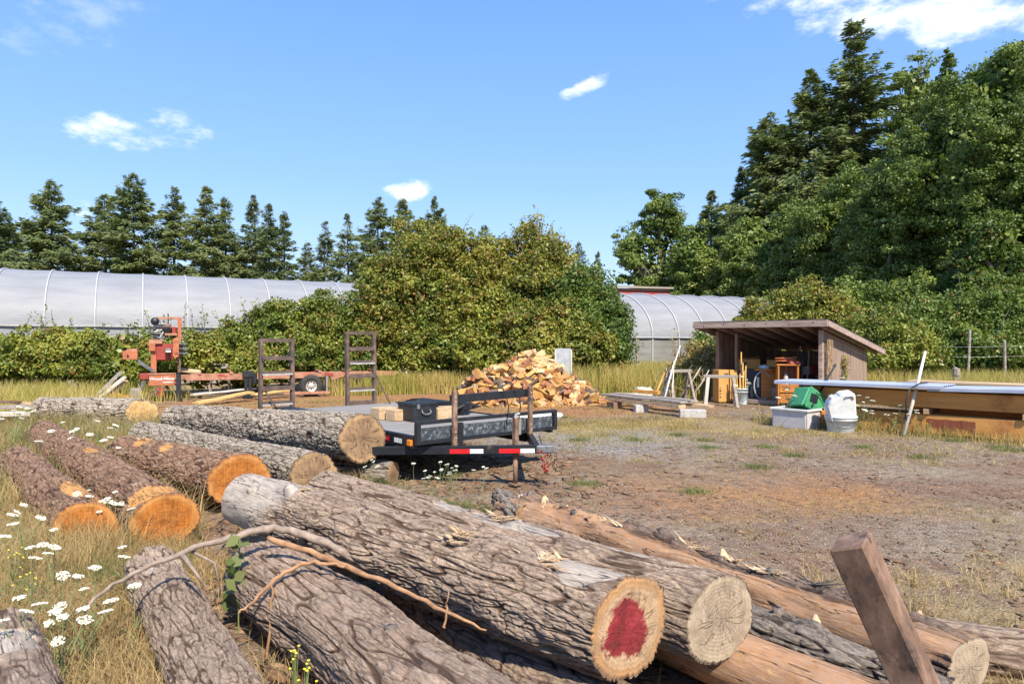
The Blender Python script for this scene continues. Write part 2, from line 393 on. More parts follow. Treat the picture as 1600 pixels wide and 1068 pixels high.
def plant(name, label, cat, group, loc, ells, nclump, per, leaf, matl, seed, part='foliage', cr=(.3, .6), trunk=True, lean=0, core=.60, twigs=0, flat=.75, shell=(.66, 1.08), tr=.16, whips=0, fork=None):
    rng = np.random.default_rng(seed); t = thing(name, label, cat, (loc[0], loc[1], 0), 0, group)
    c, r = ell_clumps(ells, int(nclump*1.25), rng, cr, shell)
    r = r*(.75+.5*rng.random(len(r)))
    v, f = clump_leaves(c, r, (per*(.5+rng.random(len(c)))).astype(int), rng, leaf, flat)
    fast(part, v, f, matl, t)
    if core:
        cs = []; od = []; lf = leaf*1.9
        for e in ells:
            ar = 4*PI*((e[3]*e[4])**1.6/3+(e[3]*e[5])**1.6/3+(e[4]*e[5])**1.6/3)**(1/1.6); k_ = int(ar*core*1.9/(lf*lf*.3))
            d_ = unit(rng.normal(size=(k_, 3))); rr_ = rng.uniform(.25, .80, k_)[:, None]*(1+.2*vnoise(d_*2.6+e[0], 57))[:, None]
            q_ = np.array(e[:3])+d_*np.array(e[3:])*rr_; cs.append(q_[q_[:, 2] > .05]); od.append(d_[q_[:, 2] > .05])
        cs = np.concatenate(cs); od = np.concatenate(od)
        v, f = leafquads(cs, od, lf, rng, .75); fast('inner_leaves', v, f, matl, t)
    if trunk:
        mb = MB(); rr = random.Random(seed); top = max(e[2] for e in ells); fz = fork or top*.35
        mb.tube([(0, 0, -.2), (lean*.3+.05, 0, fz*.5), (lean*.6, 0, fz)], [tr*1.25, tr, tr*.8], 9)
        sel = rng.permutation(len(c))[:twigs or 26]
        base = Vector((lean*.6, 0, fz))
        for e in ells:
            ec = Vector(e[:3]); mid = base.lerp(ec, .5)+Vector((rr.uniform(-.3, .3), rr.uniform(-.3, .3), -.2))
            mb.tube([base, mid, ec], [tr*.65, tr*.45, tr*.28], 7)
        for i in sel:
            cc = Vector(c[i]); e = min(ells, key=lambda q: (Vector(q[:3])-cc).length); ec = Vector(e[:3])
            st = base.lerp(ec, rr.uniform(.5, 1)); mid = st.lerp(cc, .5)+Vector((rr.uniform(-.3, .3), rr.uniform(-.3, .3), rr.uniform(-.1, .35)))
            mb.tube([st, mid, cc], [tr*.3, tr*.2, tr*.07], 5)
        mb.build('trunk', M['trunk'], t, True)
    if whips:
        mb = MB(); rr = random.Random(seed+5); lv = []
        for i in range(whips):
            e = rr.choice(ells); a = rr.uniform(0, 2*PI); q = Vector((e[0]+e[3]*.6*math.cos(a)*rr.random(), e[1]+e[4]*.6*math.sin(a), e[2]+e[5]*.75))
            L = rr.uniform(.5, 1.3); d = Vector((rr.uniform(-.5, .5), rr.uniform(-.4, .2), 1)).normalized()
            mb.tube([q, q+d*L*.5, q+d*L+Vector((rr.uniform(-.2, .2), 0, -.1))], [.018, .012, .005], 4)
            for j in range(18): lv.append(q+d*L*rr.uniform(.1, 1)+Vector((rr.gauss(0, .05), rr.gauss(0, .05), rr.gauss(0, .04))))
        mb.build('shoot', M['trunk'], t); lv = np.array([p[:] for p in lv]); v, f = leafquads(lv, lv*0+np.array([0, -.5, .6]), leaf*.8, rng)
        fast('shoot_leaves', v, f, matl, t)
    return t
def conifer(label, px, tip_y, D, width_px, seed, group='fir trees behind the greenhouse', base_z=0, dens=1.0, gappy=.0, crown0=.08, card=.42):
    rng = np.random.default_rng(seed); x = gx(px, D); h = CH+(H0-tip_y)/F*D; wd = width_px/F*D/2*1.75
    t = thing('fir_tree', label, 'tree', (x, D, base_z), 0, group); h -= base_z
    mb = MB(); mb.tube([(0, 0, -.3), (rng.normal()*.1, 0, h*.5), (0, 0, h*.985)], [h*.014, h*.009, .02], 8)
    nb = int(300*dens*max(1, h/16)); tt = np.sort(rng.uniform(0, 1, nb)**.85); tt = crown0+(1-crown0)*tt
    az = rng.uniform(0, 2*PI, nb)
    lobes = 1+.28*vnoise(np.stack([np.cos(az)*1.5+seed, np.sin(az)*1.5, tt*7], 1), seed)
    prof = (1-tt)**.72*(.35+.65*sstep(0, .25, tt+.12))+.035
    if gappy: prof = prof*(1-gappy*(vnoise(np.stack([tt*9, tt*0+seed, tt*0], 1), seed+3) > .1))
    L = wd*1.12*prof*lobes*rng.uniform(.45, 1.25, nb)
    el = -.22+.55*tt+rng.normal(size=nb)*.1
    P_ = []; O_ = []; T_ = []; S_ = []
    bv = mb
    for i in range(nb):
        d = np.array([math.cos(az[i])*math.cos(el[i]), math.sin(az[i])*math.cos(el[i]), math.sin(el[i])])
        side = np.array([-math.sin(az[i]), math.cos(az[i]), 0]); k = max(8, int(40*L[i]*dens/ (card/.42)**1.6)+8)
        s = rng.uniform(.12, 1, k)**.8; lat = rng.normal(size=k)*(L[i]*.2*(1.15-s)+.07)
        p = np.array([0, 0, h*tt[i]])+d*(s*L[i])[:, None]+side*lat[:, None]
        p[:, 2] += -.10*s**2*L[i]+rng.normal(size=k)*.07*(1+L[i]*.2)-abs(lat)*.25+.09*L[i]*s**3
        P_.append(p); tdir = d*(.8+0*s)[:, None]+side*(np.sign(lat)*rng.uniform(.2, 1.1, k))[:, None]+np.array([0, 0, -.22]); T_.append(tdir)
        O_.append(np.tile([0, 0, .6], (k, 1))+d*.7); S_.append(np.full(k, card*(.55+.5*min(1, L[i]/2))))
        if i % 3 == 0: bv.tube([(0, 0, h*tt[i]), tuple(np.array([0, 0, h*tt[i]])+d*L[i]*.9)], [.035, .008], 4, False)
    P_ = np.concatenate(P_); O_ = np.concatenate(O_); T_ = unit(np.concatenate(T_)); S_ = np.concatenate(S_)
    n = len(P_); nrm = unit(O_+rng.normal(size=(n, 3))*.55); b_ = unit(np.cross(nrm, T_)); s = (S_*rng.uniform(.6, 1.3, n))[:, None]
    v = np.stack([P_-T_*s*.35, P_+b_*s*.15, P_+T_*s*.65-np.array([0, 0, 1])*s*.12, P_-b_*s*.15], 1).reshape(-1, 3)
    fast('crown', v, np.arange(n*4).reshape(n, 4), M['fir'], t)
    bv.build('trunk', M['trunk'], t)
    return t
# left tree line
for i, (px, ty, D, wp, gp, lab) in enumerate([
    (14, 350, 54, 66, .2, 'short fir at the far left edge of the tree line behind the greenhouse'),
    (-22, 298, 50, 90, .3, 'fir cut off by the left frame edge, its branch tips reaching in'),
    (80, 283, 57, 92, .1, 'broad tall fir with a pale trunk, second from the left behind the greenhouse'),
    (163, 305, 60, 76, .2, 'slimmer fir between the broad left fir and the tallest tree of the line'),
    (208, 271, 57, 84, .35, 'tallest fir of the left tree line with a flat topped crown'),
    (272, 294, 59, 68, .1, 'even cone shaped fir right of the tallest fir in the left line'),
    (322, 293, 58, 66, .2, 'fir with a forked looking tip above the middle of the left greenhouse'),
    (352, 310, 60, 52, .2, 'narrow fir leaning close to the forked tipped fir'),
    (396, 307, 60, 48, .45, 'thin ragged fir with see through top, left of two dark firs'),
    (419, 321, 58, 46, .2, 'dark pointed fir right of the thin ragged fir'),
    (444, 332, 60, 44, .2, 'rounded shorter fir closing the left tree group before the gap'),
    (480, 379, 66, 36, .1, 'small fir at the start of the gap above the greenhouse end'),
    (508, 347, 64, 44, .1, 'neat spire shaped fir left of its taller twin by the thicket'),
    (542, 336, 62, 44, .1, 'neat spire shaped fir, taller twin nearest the thicket'),
    (591, 310, 58, 66, .2, 'fir rising behind the left shoulder of the thicket'),
    (628, 312, 60, 60, .2, 'fir standing directly behind the thicket, second of three tips'),
    (679, 308, 58, 58, .5, 'sparse fir with bare drooping top above the thicket'),
    (757, 353, 66, 44, .2, 'dark blunt fir tip showing in the dip of the thicket'),
    (905, 380, 75, 34, .1, 'tiny distant fir right of the thicket top'),
    (934, 394, 80, 26, .3, 'faint slim tree tip right of the tiny distant fir')]):
    conifer(lab, px, ty, D, wp*1.12, 100+i, gappy=gp, dens=.8 if D > 61 else 1.0, card=.36)
for i, (px, ty, D, wp, gp, lab) in enumerate([
    (1112, 299, 66, 62, .2, 'slim fir tip above the low oaks, right of the round oak'),
    (1204, 178, 56, 130, .25, 'left fir of the three tall firs on the right, lowest tip'),
    (1266, 110, 55, 150, .3, 'middle fir of the three tall firs on the right'),
    (1335, 35, 54, 170, .5, 'tallest fir of all with an airy ragged top'),
    (1160, 262, 60, 90, .3, 'fir low on the slope of the tall fir group, leftmost of it')]):
    conifer(lab, px, ty, D, wp, 140+i, group='tall firs on the right', gappy=gp, dens=1.0, card=.5)

def oak(label, px, D, top_y, wpx, seed, n=260, per=110, leaf=.2, group='oaks on the right', bottom=.22, squash=1.0, mt='oak', cr=(.45, .95), core=.62, tr=.35, zlow=None, nm='oak_tree'):
    x = gx(px, D); H = CH+(H0-top_y)/F*D; W = wpx/F*D/2; rr = random.Random(seed); ells = []
    zl = H*bottom if zlow is None else zlow
    cz = (H+zl)/2; rz = (H-zl)/2
    ells.append((0, 0, cz, W*.72, W*.7, rz*.8))
    for k in range(9):
        a = rr.uniform(0, 2*PI); v = rr.uniform(-.75, .75); rad = math.sqrt(1-v*v)
        s = rr.uniform(.32, .48)
        ells.append((math.cos(a)*W*rad*.62, math.sin(a)*W*rad*.6, cz+v*rz*.72, W*s, W*s, rz*s*.9))
    ells.append((rr.uniform(-.2, .2)*W, 0, H-rz*.36, W*.4, W*.4, rz*.36))
    cr = (cr[0]*.8, cr[1]*.85)
    return plant(nm, label, 'tree', group, (x, D), ells, int(n*1.25), int(per*1.35), leaf*.76, M[mt], seed, 'crown', cr, True, rr.uniform(-.5, .5), core*.92, 70, fork=H*.3, tr=tr, shell=(.62, 1.08), flat=.55)
oak('round oak with pale limbs showing, standing alone left of the dark tree mass', 1030, 62, 295, 140, 201, 230, 100, .3, core=.08, tr=.45, bottom=.18)
oak('low oak just right of the lone round oak, above the red barn end', 1100, 56, 345, 110, 202, 190, 90, .26, bottom=.1)
oak('dark oak under the leftmost tall fir', 1165, 50, 330, 130, 203, 240, 100, .26, bottom=.08)
oak('broad oak under the middle tall fir', 1235, 46, 312, 150, 204, 300, 110, .24, bottom=.08)
oak('oak in front of the tallest fir, its crown meeting the big oak', 1325, 42, 262, 170, 205, 380, 110, .22, bottom=.05)
oak('airy tree behind the big oak, sky showing through its crown', 1432, 50, 88, 150, 206, 200, 90, .24, core=.2, bottom=.3, cr=(.4, .8))
oak('slim airy treetop between the airy tree and the big oak', 1484, 52, 68, 62, 207, 90, 90, .22, core=.3, tr=.12, bottom=.5, cr=(.3, .6))
oak('biggest oak, its dense crown filling the right side of the view', 1560, 34, 60, 420, 208, 1150, 110, .19, bottom=.16, core=.66, tr=.5, cr=(.4, .85))
oak('young oak under the left skirt of the biggest oak', 1400, 36, 250, 150, 209, 420, 110, .19, bottom=.04, cr=(.35, .7))
oak('young oak low under the biggest oak, by the right frame edge', 1575, 30, 330, 150, 210, 380, 110, .17, bottom=.1, cr=(.3, .6), mt='shrub')

# thicket in the middle
def E(px, D, top_y, wpx, dy=1.6, zb=0.0):
    """ellipsoid seen at px with top at top_y and half width wpx"""
    x = gx(px, D); H = CH+(H0-top_y)/F*D; return (x, D, (H+zb)/2, wpx/F*D, dy, (H-zb)/2)
def rel(es, x, y): return [(e[0]-x, e[1]-y, *e[2:]) for e in es]
def shrub(name, label, cat, group, es, n, per, leaf, mt, seed, **k):
    x = sum(e[0] for e in es)/len(es); y = sum(e[1] for e in es)/len(es)
    return plant(name, label, cat, group, (x, y), rel(es, x, y), n, per, leaf, M[mt], seed, **k)
G1 = 'shrubs of the big thicket'
shrub('tall_shrub', 'tall olive green shrub forming the left top of the thicket', 'shrub', G1,
      [E(600, 27, 385, 42, 1.5, .5), E(655, 27.3, 350, 62, 1.9, .5), E(700, 27.5, 352, 45, 1.6, 1), E(640, 26.5, 400, 70, 1.5)], 520, 95, .125, 'mound', 301, cr=(.28, .55), whips=14)
shrub('tall_shrub', 'olive shrub in the dip between the two tops of the thicket', 'shrub', G1,
      [E(740, 27.3, 376, 42, 1.6, .5), E(770, 27, 372, 40, 1.5, .5), E(720, 26.4, 420, 50, 1.4)], 330, 95, .125, 'mound', 302, cr=(.28, .5), whips=5)
shrub('tall_shrub', 'tall shrub with twiggy shoots forming the right top of the thicket', 'shrub', G1,
      [E(805, 27.2, 368, 38, 1.5, .5), E(840, 27.5, 350, 42, 1.7, .5), E(868, 27.2, 372, 34, 1.5, .5), E(830, 26.5, 410, 60, 1.5)], 420, 95, .125, 'mound', 303, cr=(.28, .5), whips=30)
shrub('leafy_shrub', 'rounded green shrub at the right end of the thicket', 'shrub', G1,
      [E(915, 26.5, 418, 48, 1.6, .3), E(940, 26, 455, 40, 1.5, .3), E(880, 26, 440, 50, 1.4), E(955, 25.6, 500, 26, 1.1)], 420, 95, .12, 'shrub', 304, cr=(.25, .5), whips=8)
G2 = 'bramble banks along the back of the yard'
shrub('bramble_bank', 'broad bramble bank sloping up behind the loading ramps', 'bramble', G2,
      [E(395, 26.6, 492, 34, 1.1), E(440, 26.6, 468, 40, 1.2), E(500, 26.7, 464, 45, 1.3), E(560, 26.7, 462, 50, 1.3), E(450, 25.8, 520, 55, 1.0), E(545, 26, 525, 70, 1.0)],
      560, 90, .12, 'bramble', 311, cr=(.22, .42), trunk=False, core=.64, whips=14)
shrub('bramble_bank', 'bright green bramble bank in front of the thicket, left of the firewood', 'bramble', G2,
      [E(630, 26.6, 440, 55, 1.3), E(700, 26.4, 445, 60, 1.3), E(770, 26.2, 450, 60, 1.2), E(650, 25.9, 510, 60, 1.1), E(740, 25.7, 505, 70, 1.1)],
      620, 90, .12, 'bramble', 312, cr=(.22, .42), trunk=False, core=.64, whips=8)
shrub('bramble_bank', 'bramble bank behind the firewood pile', 'bramble', G2,
      [E(830, 25, 470, 55, 1.2), E(880, 25.2, 480, 50, 1.2), E(920, 25, 505, 40, 1.1), E(840, 24.4, 520, 55, 1.0)],
      400, 90, .12, 'mound', 313, cr=(.22, .42), trunk=False, core=.64)
shrub('bramble_bank', 'low bramble bank under the plastic wall, cut by the left frame edge', 'bramble', G2,
      [E(-30, 23.2, 520, 50, .9), E(40, 23, 522, 45, .9), E(90, 23.2, 514, 40, .9), E(140, 23.1, 522, 38, .9)],
      420, 95, .115, 'bramble', 314, cr=(.2, .38), trunk=False, core=.64, whips=14)
shrub('bramble_bank', 'low bramble bank behind the orange sawmill head', 'bramble', G2,
      [E(200, 23.6, 522, 40, .9), E(255, 23.8, 518, 40, .9), E(310, 24, 520, 40, .9), E(355, 24.4, 512, 36, .9), E(395, 24.3, 540, 40, .9)],
      420, 95, .115, 'bramble', 315, cr=(.2, .38), trunk=False, core=.64, whips=14)
G3 = 'bushes around the shed'
shrub('bush', 'yellow green bush rising behind the shed roof', 'bush', G3,
      [E(1185, 29, 472, 34, 1.2), E(1225, 29, 455, 36, 1.3), E(1265, 28.5, 440, 36, 1.3), E(1300, 28, 470, 40, 1.3)], 420, 90, .125, 'mound', 321, cr=(.25, .5), whips=12)
shrub('bush', 'green bush beside the back corner of the shed', 'bush', G3,
      [E(1350, 26, 505, 40, 1.2), E(1395, 25, 490, 42, 1.2), E(1420, 24, 520, 40, 1.1), E(1385, 24, 545, 40, 1.0)], 420, 90, .115, 'bramble', 322, cr=(.22, .45), whips=6)
shrub('bush', 'wide green bush under the oaks, right of the shed', 'bush', G3,
      [E(1440, 27, 470, 50, 1.4), E(1500, 27, 455, 50, 1.4), E(1560, 26.5, 460, 50, 1.4), E(1610, 26, 470, 40, 1.4), E(1540, 25.5, 510, 70, 1.2)], 640, 95, .125, 'shrub', 323, cr=(.25, .5), whips=10)
shrub('bush', 'dark bush mass behind the yellow green bush, below the oaks', 'bush', G3,
      [E(1330, 32, 440, 60, 1.6), E(1420, 32, 430, 60, 1.6), E(1250, 34, 452, 50, 1.6), E(1510, 32, 420, 60, 1.6), E(1600, 31, 420, 60, 1.6)], 620, 90, .15, 'oak', 324, cr=(.3, .6), trunk=False)
shrub('bush', 'thin brownish bush between the leaning poles and the shed', 'bush', G3,
      [E(1095, 23, 545, 26, .7), E(1108, 22.8, 560, 20, .7), E(1068, 23.2, 568, 20, .7)], 150, 70, .09, 'mixgrass', 325, cr=(.18, .34), trunk=True, core=.0, tr=.04, twigs=30, whips=16)
shrub('bush', 'leafy green bush touching the left wall of the shed', 'bush', G3,
      [E(1100, 23.8, 530, 24, .7), E(1122, 23.6, 548, 20, .7)], 110, 70, .1, 'shrub', 326, cr=(.18, .34), core=.5, tr=.04, twigs=20, whips=6)

def blades(n, xf, h, wd, rng, seg=3, lean=.5, clump=0):
    """n blades; xf(n) -> x,y ; h height array"""
    x, y = xf(n); n = len(x); z = ground(x, y); a = rng.uniform(0, 2*PI, n); H = h*rng.uniform(.5, 1.3, n)
    if isinstance(h, np.ndarray): H = h[:n]*rng.uniform(.5, 1.3, n)
    ln = H*lean*np.abs(rng.normal(size=n))*.9; dx = np.cos(a)*ln; dy = np.sin(a)*ln
    b = rng.uniform(0, 2*PI, n); bx = np.cos(b); by = np.sin(b); V = []
    for s in range(seg+1):
        t = s/seg; cx = x+dx*t*t; cy = y+dy*t*t; cz = z-.01+H*(t-.18*t*t*lean); ww = wd*(1-t*.85)*.5
        V.append(np.stack([cx-bx*ww, cy-by*ww, cz], 1)); V.append(np.stack([cx+bx*ww, cy+by*ww, cz], 1))
    V = np.stack(V, 1).reshape(-1, 3); k = 2*(seg+1); base = np.arange(n)*k; Fs = []
    for s in range(seg): Fs.append(np.stack([base+2*s, base+2*s+1, base+2*s+3, base+2*s+2], 1))
    return V, np.concatenate(Fs)
def region(x0, x1, y0, y1, rng, mask=None, tuft=None, tr=.06):
    def f(n):
        if tuft:
            cx = rng.uniform(x0, x1, tuft); cy = rng.uniform(y0, y1, tuft)
            if mask is not None:
                k = mask(cx, cy) > rng.random(tuft); cx = cx[k]; cy = cy[k]
            i = rng.integers(0, len(cx), n); sc_ = tr*(.4+1.2*((i*7919) % 13)/13)
            return cx[i]+rng.normal(size=n)*sc_, cy[i]+rng.normal(size=n)*sc_
        x = rng.uniform(x0, x1, n*3); y = rng.uniform(y0, y1, n*3)
        k = (mask(x, y) > rng.random(n*3)) if mask is not None else np.ones(n*3, bool)
        return x[k][:n], y[k][:n]
    return f
def grass(name, label, parts, mt):
    V = []; Fs = []; off = 0
    for v, f in parts: V.append(v); Fs.append(f+off); off += len(v)
    o = fast(name, np.concatenate(V), np.concatenate(Fs), mt); o['kind'] = 'stuff'; tag(o, label, 'grass'); return o
rg = np.random.default_rng(77)
def nmask(sc_, th, seed, soft=.25): return lambda x, y: sstep(th-soft, th+soft, fbm(np.stack([x*sc_, y*sc_, 0*x], 1), 3, seed))
# band in which the left logs lie; grass on both sides of them
leftm = lambda x, y: sstep(-.40, -.50, (x+.2)/y)*(.35+.65*nmask(.9, -.1, 5)(x, y))
grass('dry_grass', 'tall dry tan grass growing along and among the left logs', [
    blades(75000, region(-6, -1.5, 2.6, 6.8, rg, leftm), .24, .0055, rg, 3, 1.0),
    blades(42000, region(-13, -3, 6, 15, rg, leftm), .38, .010, rg, 2, .6),
    blades(2600, region(-2.6, .2, 2.2, 5.2, rg, nmask(1.5, .0, 8)), .18, .005, rg, 3, .9),
    blades(9000, region(-6, -1.8, 5, 9.5, rg, nmask(1.3, -.05, 12)), .22, .008, rg, 3, .8),
    blades(2600, region(-4.6, -3.1, 4.9, 5.9, rg), .40, .006, rg, 3, .7),
    blades(9, region(.50, .80, 2.85, 2.95, rg), .42, .004, rg, 3, .3),
    blades(260, region(-3.3, -2.6, 5.2, 5.7, rg), .2, .006, rg, 3, .7),
    blades(1500, region(1.6, 4.2, 3.1, 5.4, rg, nmask(1.5, .1, 14), 160, .05), .14, .006, rg, 2, .9)], M['drygrass'])
grass('green_weeds', 'green weeds growing among the dry grass by the left logs', [
    blades(3800, region(-6, -1.5, 2.6, 7, rg, lambda x, y: leftm(x, y)*nmask(1.6, .05, 15)(x, y), 260, .08), .26, .010, rg, 3, .6),
    blades(9000, region(-13, -4, 6.5, 15, rg, lambda x, y: leftm(x, y)*nmask(.8, 0, 16)(x, y)), .40, .014, rg, 3, .5),
    blades(900, region(-2.1, -1.3, 7.2, 8.3, rg, None, 10, .06), .24, .010, rg, 3, .8),
    blades(500, region(-1.0, .1, 6.9, 7.7, rg, None, 8, .06), .12, .008, rg, 3, .8)], M['greengrass'])
grass('meadow_grass', 'tall yellow green grass standing between the firewood pile and the greenhouse', [
    blades(36000, region(1.5, 9.8, 21.4, 30, rg, lambda x, y: sstep(21.2, 23.4, y)*(.3+.7*nmask(.7, -.15, 73)(x, y))), .95, .022, rg, 3, .35),
    blades(14000, region(-7, 0, 23.2, 26, rg, lambda x, y: sstep(-7, -4.8, x)*(1-sstep(-2, .2, x))*sstep(23.4, 24.8, y-.3*(x+4))*nmask(.9, -.2, 72)(x, y)), .7, .020, rg, 3, .35),
    blades(9000, region(-20, -9.5, 16, 23, rg, lambda x, y: sstep(16, 20, y)*(1-sstep(-13, -10, x))*nmask(.8, -.2, 71)(x, y)), .6, .020, rg, 3, .4),
    blades(26000, region(11, 23, 16.5, 23.5, rg, lambda x, y: sstep(16.5, 19.5, y)*(.3+.7*nmask(.7, -.15, 74)(x, y))), .85, .020, rg, 3, .4)], M['yellowgrass'])
tm = lambda x, y: np.clip(.25+.75*nmask(.45, .05, 41)(x, y), 0, 1)*sstep(9.3, 11.5, y)
grass('yard_tufts', 'short dry and green tufts dotted over the bare yard', [
    blades(52000, region(-9, 14, 9.2, 22, rg, tm, 7000, .13), .075, .010, rg, 2, 1.0),
    blades(20000, region(1, 12, 11.5, 17.5, rg, lambda x, y: nmask(.6, .0, 43)(x, y)*np.exp(-((y-15)/1.7)**2), 5200, .10), .085, .010, rg, 2, 1.0),
    blades(26000, region(-1.5, 9.5, 4.6, 11.5, rg, nmask(.6, .05, 44), 5200, .06), .035, .004, rg, 2, 1.6),
    blades(14000, region(1.4, 7, 3.4, 8, rg, nmask(.9, .05, 45), 2200, .07), .05, .004, rg, 2, 1.6),
    blades(5000, region(5.6, 11, 11.6, 16, rg, lambda x, y: np.exp(-((x-(15.2-y)*1.03-6.2)/.4)**2)), .24, .012, rg, 3, .6)], M['mixgrass'])
gt = [blades(260, (lambda cx, cy: (lambda n: (cx+rg.normal(size=n)*.12, cy+rg.normal(size=n)*.10)))(gx(px, D), D), .08, .009, rg, 2, .9)
      for px, y in ((1108, 703), (905, 690), (990, 690), (912, 758), (1087, 768), (1200, 700), (960, 640), (1180, 732), (1240, 715), (1100, 690), (1060, 682), (1350, 700), (1440, 716), (1560, 700), (700, 745), (880, 655), (1580, 705), (1490, 690))
      for D in (F*CH/(y-H0),)]
grass('green_tufts', 'small bright green tufts scattered on the brown yard', gt, M['greengrass'])
# loose stones and bark chips
def pebbles(name, label, n, x0, x1, y0, y1, s0, s1, mt, flat, seed, mask=None, elong=1):
    r = np.random.default_rng(seed); x = r.uniform(x0, x1, n); y = r.uniform(y0, y1, n)
    if mask is not None: k = mask(x, y) > r.random(n); x = x[k]; y = y[k]; n = len(x)
    s = s0+(s1-s0)*r.random(n)**3; base = np.array([[1, 0, 0], [0, 1, 0], [-1, 0, 0], [0, -1, 0], [0, 0, 1], [0, 0, -1]], float)
    f0 = np.array([[0, 1, 4], [1, 2, 4], [2, 3, 4], [3, 0, 4], [1, 0, 5], [2, 1, 5], [3, 2, 5], [0, 3, 5]])
    v = base[None]*(s[:, None, None])*r.uniform(.6, 1.2, (n, 6, 1)); v[:, :, 0] *= elong; v[:, :, 2] *= flat
    a = r.uniform(0, 2*PI, n); ca, sa = np.cos(a)[:, None], np.sin(a)[:, None]
    vx = v[:, :, 0]*ca-v[:, :, 1]*sa; vy = v[:, :, 0]*sa+v[:, :, 1]*ca
    V = np.stack([vx+x[:, None], vy+y[:, None], v[:, :, 2]+(ground(x, y)+s*flat*.3)[:, None]], 2).reshape(-1, 3)
    o = fast(name, V, (f0[None]+np.arange(n)[:, None, None]*6).reshape(-1, 3), mt); kind(o, 'stuff'); tag(o, label, 'stones' if elong == 1 else 'wood chips')
M['stone'] = mat('pale_stone', [(.3, (.14, .12, .105)), (.5, (.25, .225, .2)), (.75, (.42, .385, .34))], 3, rough=.9, bump=.3, which='Object', bscale=60)
M['chip'] = mat('bark_chip', [(.3, (.07, .04, .025)), (.55, (.2, .11, .06)), (.75, (.42, .28, .17))], 4, rough=.9, bump=.3, bscale=80)
pebbles('gravel', 'loose grey gravel scattered over the yard', 26000, -1, 11, 4.2, 15, .003, .017, M['stone'], .6, 5, nmask(.5, -.1, 60))
pebbles('bark_chips', 'dark and tan bark chips littering the yard around the logs', 20000, -3, 9, 3.4, 13, .006, .03, M['chip'], .25, 6, nmask(.6, -.05, 61), 2.2)
pebbles('bark_litter', 'larger scraps of bark lying on the brown part of the yard', 2600, -1.5, 9, 4.4, 13, .012, .05, M['chip'], .3, 16, nmask(.8, .0, 66), 2.6)
pebbles('log_debris', 'broken bark and sticks littering the gaps between the logs', 9000, -7.5, 1.5, 2.6, 11, .012, .06, M['chip'], .35, 17, lambda x, y: sstep(-.85, -.7, x/y)*(1-sstep(.05, .2, x/y)), 3.2)
pebbles('sawdust_chips', 'orange wood scraps littering the ground around the sawmill and firewood', 5000, -11, 4, 15, 22, .01, .05, M['chip'], .3, 7, None, 2.0)
# ================================================================== logs
def barkmat(name, ridge, furrow, wood, lichen=None, bump=.9, scale=26, plate=.5, woods=None):
    m, nt, b, o = newmat(name); g = NT(nt)
    v = g.coord((.28, 1, 1)); n1 = g.noise(v, scale, 8, .72); n2 = g.noise(g.coord((.6, 1, 1)), 3.2, 5, .6); n3 = g.noise(g.coord((.12, 1, 1)), scale*3, 5, .7); n4 = g.noise(g.coord((.4, 1, 1)), scale*3.2, 8, .8)
    rdg = g.ramp(n2, [(.3, tuple(q*.72 for q in ridge)), (.52, ridge), (.72, tuple(min(.9, q*1.28) for q in ridge))])
    rdg = g.mix(g.ramp(n1, [(.38, .65), (.58, 0)]), rdg, tuple(q*.6 for q in ridge)); rdg = g.mix(g.ramp(n4, [(.42, .7), (.54, 0)]), rdg, tuple(q*.5 for q in ridge)); rdg = g.mix(g.ramp(n4, [(.56, 0), (.7, .6)]), rdg, tuple(min(.8, q*1.7) for q in ridge))
    if lichen: rdg = g.mix(g.ramp(g.noise(g.coord(), 11, 6, .8), [(.54, 0), (.62, .8)]), rdg, lichen)
    bark = g.mix(g.ramp(attr(g, 'depth'), [(.15, 0), (.75, 1)]), rdg, furrow)
    crk = g.vor(g.coord((.22, 1, 1)), scale*.55, 'DISTANCE_TO_EDGE'); 
    bark = g.mix(g.math('MULTIPLY', g.ramp(crk, [(.0, 1), (.07, 0)]), plate), bark, furrow)
    wd = g.ramp(g.mix(.35, n3, g.noise(g.coord((.5, 1, 1)), 7, 6, .75)), woods or [(.3, tuple(q*.5 for q in wood)), (.5, wood), (.66, tuple(min(.85, q*1.3) for q in wood))])
    wcr = g.ramp(g.math('ABSOLUTE', g.math('SUBTRACT', g.noise(g.coord((.10, 1, 1)), 9, 4, .6), .5)), [(.0, 1), (.010, 0)]); wd = g.mix(g.math('MULTIPLY', wcr, .7), wd, (.06, .035, .022)); wd = g.mix(g.ramp(g.noise(g.coord((.35, 1, 1)), 5, 7, .8), [(.52, 0), (.64, .6)]), wd, tuple(q*.42 for q in wood))
    pl = attr(g, 'peel'); g.l(g.mix(pl, bark, wd), b.inputs['Base Color']); b.inputs['Roughness'].default_value = .85; b.inputs['Specular IOR Level'].default_value = .2
    hb = g.math('ADD', g.math('ADD', n1, g.math('MULTIPLY', n4, .9)), g.math('MULTIPLY', g.ramp(crk, [(0, 0), (.12, 1)]), .6))
    hw = g.math('SUBTRACT', g.math('MULTIPLY', n3, .35), g.math('MULTIPLY', wcr, .5))
    g.bump(g.mix(pl, hb, hw), bump, .018, b); return m
M['bark_grey'] = barkmat('weathered_bark', (.49, .36, .265), (.105, .066, .045), (.44, .40, .37), woods=[(.3, (.14, .115, .10)), (.45, (.31, .255, .21)), (.62, (.50, .43, .35))])
M['bark_low'] = barkmat('brown_grey_bark', (.47, .34, .25), (.10, .06, .042), (.42, .27, .16))
M['bark_white'] = barkmat('pale_plated_bark', (.44, .375, .30), (.07, .045, .032), (.5, .35, .2), None, .9, 18, .85)
M['bark_red'] = barkmat('reddish_fir_bark', (.34, .20, .125), (.065, .032, .02), (.48, .24, .08), (.44, .34, .25), .9, 22, .6)
